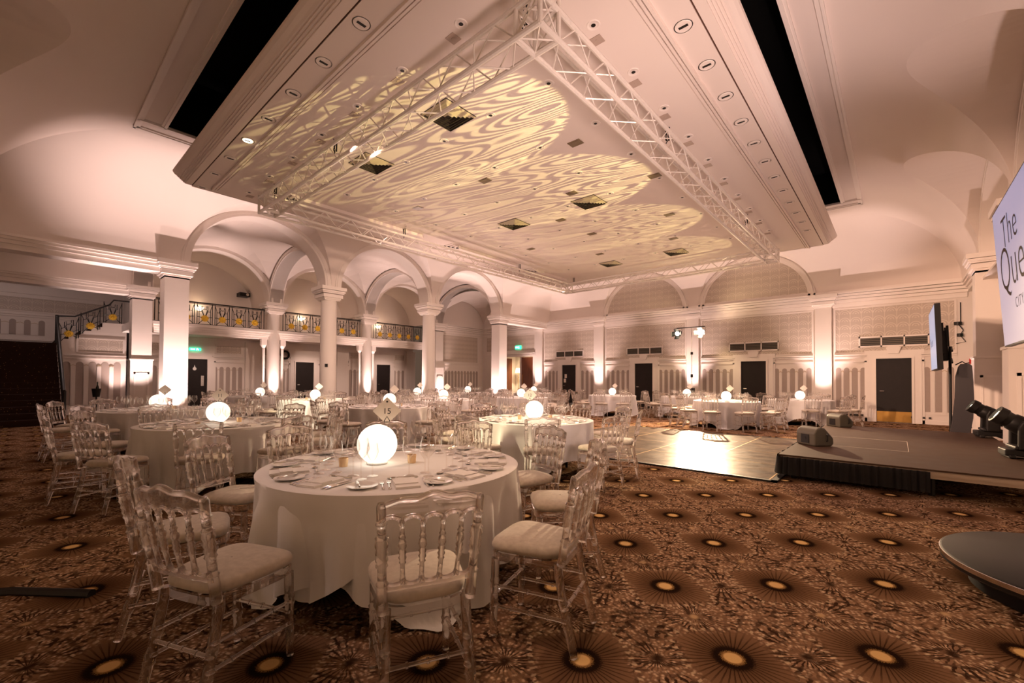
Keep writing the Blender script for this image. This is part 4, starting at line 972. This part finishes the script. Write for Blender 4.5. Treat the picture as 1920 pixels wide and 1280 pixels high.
def lamp(x, mat_, label, r):
    t = thing('stage_lamp', label, 'stage lamp', (x, 17.72, 3.24), 0); T = Matrix.Rotation(radians(103), 4, 'X')
    b = MB(); b.lathe([(0, -.22), (.07, -.22), (.11, -.12), (.13, .0), (.14, .12), (.125, .12), (.1, .02)], 20, T=T, cap=False); b.build('housing', M['iron'], t)
    b = MB(); b.lathe([(0, .105), (r*.7, .10), (r, .09)], 20, T=T, cap=False); b.build('lens', mat_, t)
    b = MB(); b.tube([(-.15, 0, 0), (-.15, 0, .2), (.15, 0, .2), (.15, 0, 0)], .01, 6); b.build('yoke', M['iron'], t)
    b = MB()
    for k in range(4):
        a = k*pi/2; P = [T @ Vector(v) for v in ((.12*cos(a)-.1*sin(a), .12*sin(a)+.1*cos(a), .12), (.12*cos(a)+.1*sin(a), .12*sin(a)-.1*cos(a), .12), (.2*cos(a)+.09*sin(a), .2*sin(a)-.09*cos(a), .24), (.2*cos(a)-.09*sin(a), .2*sin(a)+.09*cos(a), .24))]
        b.add(P, [(0,1,2,3)])
    b.build('barn_door', M['iron'], t, 0)
lamp(-5.76, M['lamp'], 'brightly lit stage lamp on the right of the lamp stand', .125)
lamp(-6.66, M['lamp2'], 'dimmer stage lamp hanging left of the lamp stand', .09)
# ---------------------------------------------------------------- tables
TABLES = [  # key, x, y, phrase, chair angles (deg)
 ('A', -2.73, 1.82, 'front table', [-29, 4, 42, 78, 114, 150, 186, -145, -108, -71]),
 ('B', -6.83, 1.78, 'table signed 11', [-21+36*k for k in range(10)]),
 ('E', -4.14, 5.20, 'bright table by dance floor', [-48+36*k for k in range(10)]),
 ('C', -10.45, 1.75, 'leftmost table', [-10+36*k for k in range(10)]),
 ('D', -8.29, 5.36, 'table behind the front one', [-33+36*k for k in range(10)]),
 ('P', -12.2, 5.50, 'table before warm column', [-15+36*k for k in range(10)]),
 ('F', -9.90, 8.20, 'mid-hall table', [-40+36*k for k in range(10)]),
 ('M', -3.75, 13.7, 'table beyond dance floor', [-54+36*k for k in range(10)]),
 ('O', -15.5, 5.20, 'table beside balcony column', [-25+36*k for k in range(10)]),
 ('N', -2.30, 16.3, 'rightmost table', [-70+36*k for k in range(10)]),
 ('I', -9.40, 11.1, 'table left of dance floor', [-30+36*k for k in range(10)]),
 ('L', -5.68, 15.95, 'table at lamp stand', [-62+36*k for k in range(10)]),
 ('G', -12.8, 9.40, 'table by third column', [-20+36*k for k in range(10)]),
 ('K', -8.2, 15.1, 'table before left back doors', [-44+36*k for k in range(10)]),
 ('H', -14.0, 12.95, 'far corner table', [-12+36*k for k in range(10)]),
 ('J', -11.9, 14.9, 'table facing the lobby', [-30+36*k for k in range(10)])]
TH, TR_ = .75, .88
def cloth_mesh(a, rot, seed, shrink=0, fold=1.0, cap=9):
    rr = random.Random(seed); n = 180; ph = [rr.uniform(0, 6.28) for _ in range(6)]
    rows = []
    for r in (0.001, .3, .6, .8, TR_-.03, TR_-.006): rows.append([(r*cos(2*pi*k/n), r*sin(2*pi*k/n), TH-shrink*.3-(0 if r < .87 else .003)) for k in range(n)])
    NS = 22; sk = []
    for j in range(NS+1):
        f = j/NS; row = []
        for k in range(n):
            th = 2*pi*k/n; tt = th-rot; D = a*(abs(cos(tt))**cap+abs(sin(tt))**cap)**(-1/cap); L = D-TR_
            tdrop = L*f; corner = max(0, (D/a-1)/.414)
            amp = fold*(.018+.070*min(1, tdrop/.5))
            fo = (1-2*abs(sin(4.5*th+ph[0]))**.7)*.55+(1-2*abs(sin(7*th+ph[1]))**.7)*.5+sin(23*th+ph[2])*.2+corner*1.0*sin(4*(tt-pi/4)*3.2+ph[3])*.5
            r = TR_+.006-shrink+.045*min(tdrop, .7)+amp*fo*min(1, tdrop/.16)
            z = TH-.006-tdrop-shrink*.3
            if z < .012: r += (.012-z)*.35; z = .012+.004*abs(sin(17*th))
            row.append((r*cos(th), r*sin(th), z))
        sk.append(row)
    b = MB(); b.grid(rows+sk, closed=True); return b.mesh('tablecloth', M['linen'], 70)
CL = {'A': cloth_mesh(1.20, radians(-23), 5, 0, 1.15, 5), 0: cloth_mesh(1.40, .2, 11), 1: cloth_mesh(1.42, .9, 23), 2: cloth_mesh(1.38, 1.5, 31)}
UNDER = cloth_mesh(1.38, radians(30), 9, .02, .8)
# --- chair
def CB_(u, z): return (u, -.195-(z-.42)*.165-.03*(1-(u/.2)**2)*min(1, max(0, (z-.42)/.2)), z)
def ring_prof(z0, z1, r, n):
    out = []; L = z1-z0
    for k in range(n+1):
        z = z0+L*k/n; out.append((z, r*(1+.45*(k % 2))))
    return out
def turned(b, path, zr, n=10, sc_=1.18):
    """path(z)->(x,y); zr list of (z,r)"""
    P = [(*path(z), z) for z, r in zr]; b.tube(P, [r*sc_ for z, r in zr], n)
def chair_parts():
    out = []
    b = MB(); N = 40; rows = []
    def outline(s, z):
        r_ = []
        for k in range(N):
            a = 2*pi*k/N; c_, s_ = cos(a), sin(a); e = .45
            x = abs(c_)**e*(1 if c_ > 0 else -1); y = abs(s_)**e*(1 if s_ > 0 else -1)
            hw = .195+.022*y; r_.append((x*hw*s, y*.205*s+.005, z))
        return r_
    for s, z in ((.93, .452), (1.0, .462), (1.02, .480), (.985, .498), (.90, .508), (.6, .518), (.02, .522)): rows.append(outline(s, z))
    b.grid(rows, closed=True); out.append(('seat_pad', b.mesh('seat_pad', M['pad'], 60), 'cream velvet seat pad'))
    b = MB(); b.grid([outline(.96, .405), outline(.99, .41), outline(.99, .445), outline(.96, .45)], closed=True); out.append(('seat_frame', b.mesh('seat_frame', M['acrylic'], 40), None))
    # crest rail: wavy top, five arches below
    b = MB(); top = []; bot = []; W = .197
    for k in range(41):
        u = -W+2*W*k/40; top.append((u, .885+.028*cos(u/W*pi/2*1.0)**2+.006*cos(u/W*pi*3))); v = (u+W)/(2*W)*5 % 1; bot.append((u, .805+.030*sqrt(max(0, 1-(2*v-1)**2))))
    for o in (-.011, .011): b.grid([[(lambda p: (p[0], p[1]+o, p[2]))(CB_(*q_)) for q_ in bot], [(lambda p: (p[0], p[1]+o, p[2]))(CB_(*q_)) for q_ in top]])
    for L_ in (top, bot): b.grid([[(lambda p: (p[0], p[1]+o, p[2]))(CB_(*q_)) for q_ in L_] for o in (-.011, .011)])
    b.tube([CB_(*q_) for q_ in top], .013, 8); b.tube([CB_(*q_) for q_ in bot], .011, 6)
    out.append(('crest_rail', b.mesh('crest_rail', M['acrylic'], 50), None))
    b = MB(); top = []; bot = []; W = .175
    for k in range(41):
        u = -W+2*W*k/40; v = (u+W)/(2*W)*5 % 1; top.append((u, .578-.022*sqrt(max(0, 1-(2*v-1)**2)))); bot.append((u, .528+.004*cos(u/W*1.5)))
    for o in (-.009, .009): b.grid([[(lambda p: (p[0], p[1]+o, p[2]))(CB_(*q_)) for q_ in bot], [(lambda p: (p[0], p[1]+o, p[2]))(CB_(*q_)) for q_ in top]])
    for L_ in (top, bot): b.grid([[(lambda p: (p[0], p[1]+o, p[2]))(CB_(*q_)) for q_ in L_] for o in (-.009, .009)])
    b.tube([CB_(*q_) for q_ in top], .008, 6); out.append(('lower_rail', b.mesh('lower_rail', M['acrylic'], 50), None))
    for u0, u1 in ((-.108, -.119), (-.036, -.04), (.036, .04), (.108, .119)):
        b = MB(); f = lambda z: CB_(u0+(u1-u0)*(z-.57)/.25, z)[:2]
        zr = [(.555, .008), (.575, .011), (.59, .0085), (.64, .0085), (.648, .012), (.656, .009), (.668, .0135), (.678, .0095), (.69, .0135), (.70, .009), (.715, .0145), (.735, .012), (.742, .009), (.75, .0125), (.758, .0085), (.795, .0085), (.80, .012), (.808, .009), (.82, .009)]
        turned(b, f, zr, 9); out.append(('spindle', b.mesh('spindle', M['acrylic'], 60), None))
    for s in (-1, 1):
        b = MB(); f = lambda z: (s*(.178+.018*(z-.42)/.47), CB_(.2, z)[1])
        zr = [(.44, .019), (.555, .018), (.562, .021), (.57, .0155), (.63, .0155), (.638, .021), (.65, .017), (.664, .022), (.678, .017), (.69, .022), (.705, .018), (.722, .023), (.742, .019), (.75, .022), (.76, .015), (.80, .015), (.806, .02), (.815, .016), (.875, .016), (.888, .012)]
        turned(b, f, zr, 10); out.append(('back_post', b.mesh('back_post', M['acrylic'], 60), None))
    for s in (-1, 1):
        b = MB(); f = lambda z: (s*(.172+.004*(1-z/.42)), .172+.01*(1-z/.42))
        zr = [(.003, .014), (.02, .016), (.13, .0165), (.138, .021), (.15, .0175), (.165, .022), (.178, .0175), (.25, .0175), (.26, .022), (.275, .0175), (.29, .022), (.30, .018), (.41, .019)]
        turned(b, f, zr, 10); out.append(('leg', b.mesh('leg', M['acrylic'], 60), None))
        b = MB(); f = lambda z: (s*(.165+.012*(1-z/.42)), -.178-.09*max(0, 1-z/.42)**1.3)
        zr = [(.003, .015), (.02, .017), (.13, .018), (.138, .022), (.15, .0185), (.17, .022), (.18, .018), (.24, .018), (.25, .022), (.26, .018), (.40, .019), (.44, .019)]
        turned(b, f, zr, 10); out.append(('leg', b.mesh('leg', M['acrylic'], 60), None))
    def stretch(p, q_):
        b = MB(); P, Q = Vector(p), Vector(q_); pts = []; rs = []
        for k in range(13):
            pts.append(P+(Q-P)*k/12); rs.append(.013 if k in (3, 6, 9) else .009)
        P2 = []; R2 = []
        for k in range(13):
            if rs[k] > .01:
                for e, r_ in ((-.006, .009), (-.005, .013), (.005, .013), (.006, .009)): P2.append(pts[k]+(Q-P).normalized()*e); R2.append(r_)
            else: P2.append(pts[k]); R2.append(.009)
        b.tube(P2, R2, 8); out.append(('stretcher', b.mesh('stretcher', M['acrylic'], 60), None))
    for s in (-1, 1):
        stretch((s*.168, -.205, .27), (s*.174, .176, .265)); stretch((s*.17, -.225, .165), (s*.176, .18, .16))
    stretch((-.168, -.21, .22), (.168, -.21, .22)); stretch((-.174, .176, .215), (.174, .176, .215))
    return out
PARTS = chair_parts()
def proto_chair():
    t = thing('chair', 'clear acrylic chair', 'chair', (0, 0, 0), 0)
    for nm, me, lb in PARTS:
        o = inst(nm, me, t)
        if lb: o['label'] = lb
    return t
def merged(nms, name):
    b = MB()
    for nm, me, lb in PARTS:
        if nm in nms: 
            vs_ = [tuple(v.co) for v in me.vertices]; b.add(vs_, [tuple(p.vertices) for p in me.polygons])
    return b.mesh(name, M['acrylic'], 60)
FRONTM = merged(('seat_frame', 'leg', 'stretcher'), 'frame'); BACKM = merged(('crest_rail', 'lower_rail', 'spindle', 'back_post'), 'backrest')
CH0 = proto_chair(); used = [False]
CH1 = None
COLS = [(XA, y) for y in YC]+[(XB, y) for y in YC]+[(-6.13, 17.75)]
placed = []
SEATW = ['nearest seat']+['%s seat clockwise' % o for o in ORD[:9]]
def seat_order(cx, cy_, angs):
    base = math.degrees(atan2(-cy_, -cx)); d = [((base-a) % 360) for a in angs]      # clockwise from the camera direction
    d = [x-360 if x > 342 else x for x in d]; idx = sorted(range(len(angs)), key=lambda i: d[i]); rank = [0]*len(angs)
    for r_, i in enumerate(idx): rank[i] = r_
    return rank
JIT = random.Random(5)
def place_chair(x, y, rz, label, group, full):
    global CH1
    if full:
        if not used[0]:
            used[0] = True; r = CH0; r.location = (x, y, 0); r.rotation_euler = (0, 0, rz); r['label'] = label; r['group'] = group
        else: r = dup(CH0, (x, y, 0), rz, label, group)
    else:
        if CH1 is None:
            r = CH1 = thing('chair', label, 'chair', (x, y, 0), rz, group); inst('frame', FRONTM, r); inst('backrest', BACKM, r); inst('seat_pad', PARTS[0][1], r)['label'] = 'cream velvet seat pad'
        else: r = dup(CH1, (x, y, 0), rz, label, group)
    placed.append((x, y))
# --- tableware prototypes
def wineglass(h, rb, bowl, foot=.034):
    hb = h-bowl
    b = MB(); b.lathe([(0, .002), (foot, .002), (foot*.95, .004), (.006, .010), (.0042, .03), (.0042, hb-.01), (.008, hb), (rb*.7, hb+bowl*.22), (rb, hb+bowl*.48), (rb*.94, hb+bowl*.75), (rb*.80, h)], 18, cap=False)
    return b.mesh('wine_glass', M['glass'], 60)
GL = [('tall wine glass', wineglass(.250, .049, .130)), ('smaller wine glass', wineglass(.225, .041, .112)), ('slim water glass', wineglass(.205, .036, .112))]
def knife_mesh(L):
    b = MB(); 
    b.tube([(0, 0, .006), (0, .01, .006), (0, L*.42, .006), (0, L*.44, .005)], [.004, .006, .005, .004], 8)
    b.prism([(-.006, L*.43), (.006, L*.43), (.009, L*.6), (.008, L*.9), (.002, L), (-.004, L*.95), (-.006, L*.6)], lambda x, y: (x, y, .004), lambda x, y: (x, y, .0065)); return b.mesh('knife', M['silver'], 40)
def fork_mesh(L):
    b = MB(); b.tube([(0, 0, .005), (0, .01, .005), (0, L*.3, .005), (0, L*.62, .008), (0, L*.70, .006)], [.004, .0075, .0045, .003, .004], 8)
    b.prism([(-.004, L*.68), (.004, L*.68), (.011, L*.74), (.011, L*.80), (-.011, L*.80), (-.011, L*.74)], lambda x, y: (x, y, .004), lambda x, y: (x, y, .0065))
    for x in (-.0095, -.0032, .0032, .0095): b.tube([(x, L*.79, .005), (x*.95, L*.9, .006), (x*.9, L, .009)], [.0018, .0018, .001], 5)
    return b.mesh('fork', M['silver'], 40)
def spoon_mesh(L):
    b = MB(); b.tube([(0, 0, .005), (0, .01, .005), (0, L*.3, .005), (0, L*.66, .009), (0, L*.72, .006)], [.004, .007, .0045, .003, .004], 8)
    b.lathe([(0, .0), (.012, .002), (.019, .008), (.018, .009), (.011, .004), (0, .003)], 14, T=Matrix.Translation((0, L*.86, 0)) @ Matrix.Diagonal((1, 1.6, 1, 1)), cap=False); return b.mesh('spoon', M['silver'], 40)
KN, KN2, FK, FK2, SP, BK = knife_mesh(.235), knife_mesh(.21), fork_mesh(.205), fork_mesh(.18), spoon_mesh(.18), knife_mesh(.165)
b = MB(); b.lathe([(0, .004), (.05, .004), (.058, .007), (.085, .014), (.086, .016), (.057, .010), (.05, .0075), (0, .0075)], 32, cap=False); PL = b.mesh('side_plate', M['china'], 40)
b = MB()
for z, w_, h_ in ((.001, .068, .115), (.007, .066, .113), (.013, .064, .055)): b.box((-w_, -h_, z), (w_, h_ if z < .01 else .02, z+.006))
NP = b.mesh('napkin', M['napkin'], 0)
b = MB(); b.lathe([(0, .0), (.028, 0), (.033, .06), (.031, .06), (.027, .006), (0, .006)], 20, cap=False); VO = b.mesh('votive_holder', M['votive'])
ORB = .139
b = MB(); n = 14
b.lathe([(ORB*sin(pi*k/n)+1e-4, ORB-ORB*cos(pi*k/n)) for k in range(n+1)], 28, cap=False); ORBM = b.mesh('glow_globe', M['orb'], 180)
b = MB(); b.lathe([(.07, 0), (.075, .012), (.06, .02), (.04, .02)], 24); ORBB = b.mesh('globe_base', M['china'])
b = MB(); s2 = .105
b.prism([(0, -s2), (s2, 0), (0, s2), (-s2, 0)], lambda x, z: (x, -.0012, z), lambda x, z: (x, .0012, z)); CARD = b.mesh('sign_card', M['card'], 0)
b = MB(); b.tube([(0, 0, .006), (0, 0, .28)], .0022, 6); STEM = b.mesh('stem', M['steel'])
b = MB(); b.tube([(-.022, 0, .28), (0, 0, .318), (.022, 0, .28), (.018, 0, .275), (-.018, 0, .275), (-.022, 0, .28)], .0035, 6, cap=False); CLIP = b.mesh('clip', M['iron'])
b = MB(); b.lathe([(.035, 0), (.035, .005), (.01, .009), (0, .009)], 20); SBASE = b.mesh('sign_base', M['steel'])
b = MB(); b.lathe([(0, 0), (TR_-.02, 0), (TR_-.02, .02), (0, .02)], 48, cap=False); TTOP = b.mesh('tabletop', M['wood'])
b = MB(); b.tube([(0, 0, 0), (0, 0, .70)], .02, 8); TLEG = b.mesh('leg', M['iron'])
stuffgl = MB(); NIND = 10
for ti, (key, cx, cy_, ph, angs) in enumerate(TABLES):
    dist = sqrt(cx*cx+cy_*cy_); camdir = atan2(-cy_, -cx)
    # table under its cloth
    t = thing('banquet_table', 'round banquet table hidden under its white cloth, the '+ph, 'table', (cx, cy_, 0), 0, 'banquet tables'); inst('tabletop', TTOP, t, (0, 0, .715))
    for k in range(4): inst('leg', TLEG, t, (.5*cos(pi/4+k*pi/2), .5*sin(pi/4+k*pi/2), .012))
    o = inst('tablecloth', CL['A'] if key == 'A' else CL[ti % 3], None, (cx, cy_, 0), 0 if key == 'A' else .7*ti)
    tag(o, 'white cloth draped over the '+ph, 'tablecloth', 'white tablecloths')
    if key in 'A': o = inst('tablecloth', UNDER, None, (cx, cy_, 0)); tag(o, 'white under-cloth showing below the top cloth of the '+ph, 'tablecloth', 'white tablecloths')
    # globe and sign
    ox_, oy_ = (-.05, -.12) if key == 'A' else (0, 0)
    t = thing('globe_lamp', 'glowing white globe lamp on the '+ph, 'globe lamp', (cx+ox_, cy_+oy_, TH), 0, 'glowing globes'); inst('globe', ORBM, t, (0, 0, .002)); inst('base', ORBB, t)
    sx, sy = (.11, .15) if key != 'B' else (.02, .2)
    e = Vector((cos(camdir), sin(camdir))); rt = Vector((-e.y, e.x)); pos = Vector((cx, cy_))-e*sy+rt*(sx*.9 if key != 'A' else .03)
    if key == 'A': pos += Vector((-.085, -.06))
    if key == 'E': pos = Vector((cx, cy_))-e*.14-rt*.07
    t = thing('table_sign', ('table sign card reading 15 on the ' if key == 'A' else 'table sign card reading 11 on the ' if key == 'B' else 'table sign card reading 12 on the ' if key == 'E' else 'diamond table sign card on the ')+ph, 'table sign', (pos.x, pos.y, TH), camdir+pi/2, 'diamond table signs')
    inst('sign_base', SBASE, t); inst('stem', STEM, t); inst('clip', CLIP, t); o = inst('sign_card', CARD, t, (0, 0, .36))
    if key in 'ABE':
        me = text_mesh({'A': '15', 'B': '11', 'E': '12'}[key], .062, M['ink'], .0003); q_ = inst('number', me, o, (0, -.0022, -.004)); q_.rotation_euler = (pi/2, 0, 0)
        b = MB(); b.tube([(0, -.003, .07), (0, .003, .07)], .007, 10); b.build('eyelet', M['iron'], o)
    if ti < 6:
        for k, (u, v) in enumerate(((.24, .02), (-.22, .05))):
            p = Vector((cx+ox_, cy_+oy_))+rt*u+e*v; o = inst('votive_holder', VO, None, (p.x, p.y, TH)); tag(o, 'gold votive holder %s of the globe on the %s' % ('right' if k == 0 else 'left', ph), 'candle holder', 'gold votive holders')
    rank = seat_order(cx, cy_, angs)
    for i, a in enumerate(angs):
        th = radians(a); sp = SEATW[rank[i]]; rz = th+pi/2
        # chair
        rr_ = 1.255+JIT.uniform(-.03, .05); j = JIT.uniform(-.10, .10)
        if key == 'A': j = {4: .20, -29: .06}.get(a, j*.6); rr_ = {-29: 1.27, 4: 1.245, 42: 1.20}.get(a, 1.22)
        if key == 'B': rr_ = 1.30
        x, y = cx+rr_*cos(th), cy_+rr_*sin(th)
        ok = all((x-u)**2+(y-v)**2 > .36 for u, v in COLS) and all((x-u)**2+(y-v)**2 > .30 for u, v in placed) and y < YB-.45 and not (key != 'A' and (x*x+y*y) < 1)
        if ok: place_chair(x, y, rz+j, 'clear acrylic chair with cream pad, %s, %s' % (sp, ph), 'clear acrylic chairs', ti < 6)
        def P(u, r_): return (cx+(-sin(th))*u+cos(th)*r_, cy_+cos(th)*u+sin(th)*r_, TH)
        for g, (nm, me) in enumerate(GL):
            u, r_ = ((.15, .53), (.04, .475), (.155, .425))[g]; u += JIT.uniform(-.006, .006); r_ += JIT.uniform(-.006, .006)
            if ti < NIND:
                o = inst('wine_glass', me, None, P(u, r_)); tag(o, '%s at the %s, %s' % (nm, sp, ph), 'wine glass', 'wine glasses')
            else:
                p = P(u, r_); stuffgl.add([(v.co.x+p[0], v.co.y+p[1], v.co.z+p[2]) for v in me.vertices], [tuple(f.vertices) for f in me.polygons])
        o = inst('side_plate', PL, None, P(-.238, .70), rz); tag(o, 'white side plate at the %s, %s' % (sp, ph), 'plate', 'side plates')
        o = inst('napkin', NP, None, P(.0, .69), rz+JIT.uniform(-.03, .03)); tag(o, 'folded white napkin at the %s, %s' % (sp, ph), 'napkin', 'folded napkins')
        if key in 'ABED':
            ex = Vector((-sin(th), cos(th))); 
            for nm, cat, me, u, r_, rot, l, dz in (('knife', 'knife', KN, .115, .80, rz, 'dinner knife', 0), ('knife', 'knife', KN2, .142, .795, rz, 'smaller knife', 0), ('fork', 'fork', FK, -.095, .80, rz, 'dinner fork', 0),
                                         ('fork', 'fork', FK2, -.074+(-.05), .79, rz, 'smaller fork', 0), ('spoon', 'spoon', SP, .09, .535, rz+pi/2, 'dessert spoon', 0), ('knife', 'knife', BK, -.25, .77, rz+.12, 'butter knife on its plate', .016)):
                if l == 'smaller fork': u = -.129
                p = P(u, r_); o = inst(nm, me, None, (p[0], p[1], p[2]+dz), rot+JIT.uniform(-.04, .04)); tag(o, '%s at the %s, %s' % (l, sp, ph), cat, {'knife': 'table knives', 'fork': 'table forks', 'spoon': 'dessert spoons'}[nm])
o = stuffgl.build('wine_glasses', M['glass'], None, 60); tag(o, 'wine glasses glinting on the six farthest tables', 'wine glasses', kind='stuff')
# ice bucket with bottle near the pier
t = thing('ice_bucket', 'dark ice bucket with a bottle, left of the panelled pier', 'ice bucket', (-18.0, 1.55, 0))
b = MB(); b.tube([(0, 0, .02), (0, 0, .75)], .02, 8); b.lathe([(.16, 0), (.15, .03), (0, .04)], 20); b.build('stand', M['iron'], t)
b = MB(); b.lathe([(.08, .75), (.11, 1.0), (.105, 1.0), (.08, .8), (0, .78)], 20, cap=False); b.build('bucket', M['blackplastic'], t)
b = MB(); b.lathe([(.035, .8), (.037, 1.03), (.014, 1.12), (.014, 1.2), (0, 1.2)], 14, (.03, .02, 0)); b.build('bottle', plain('bottle_glass', (.01, .02, .008), .1), t)
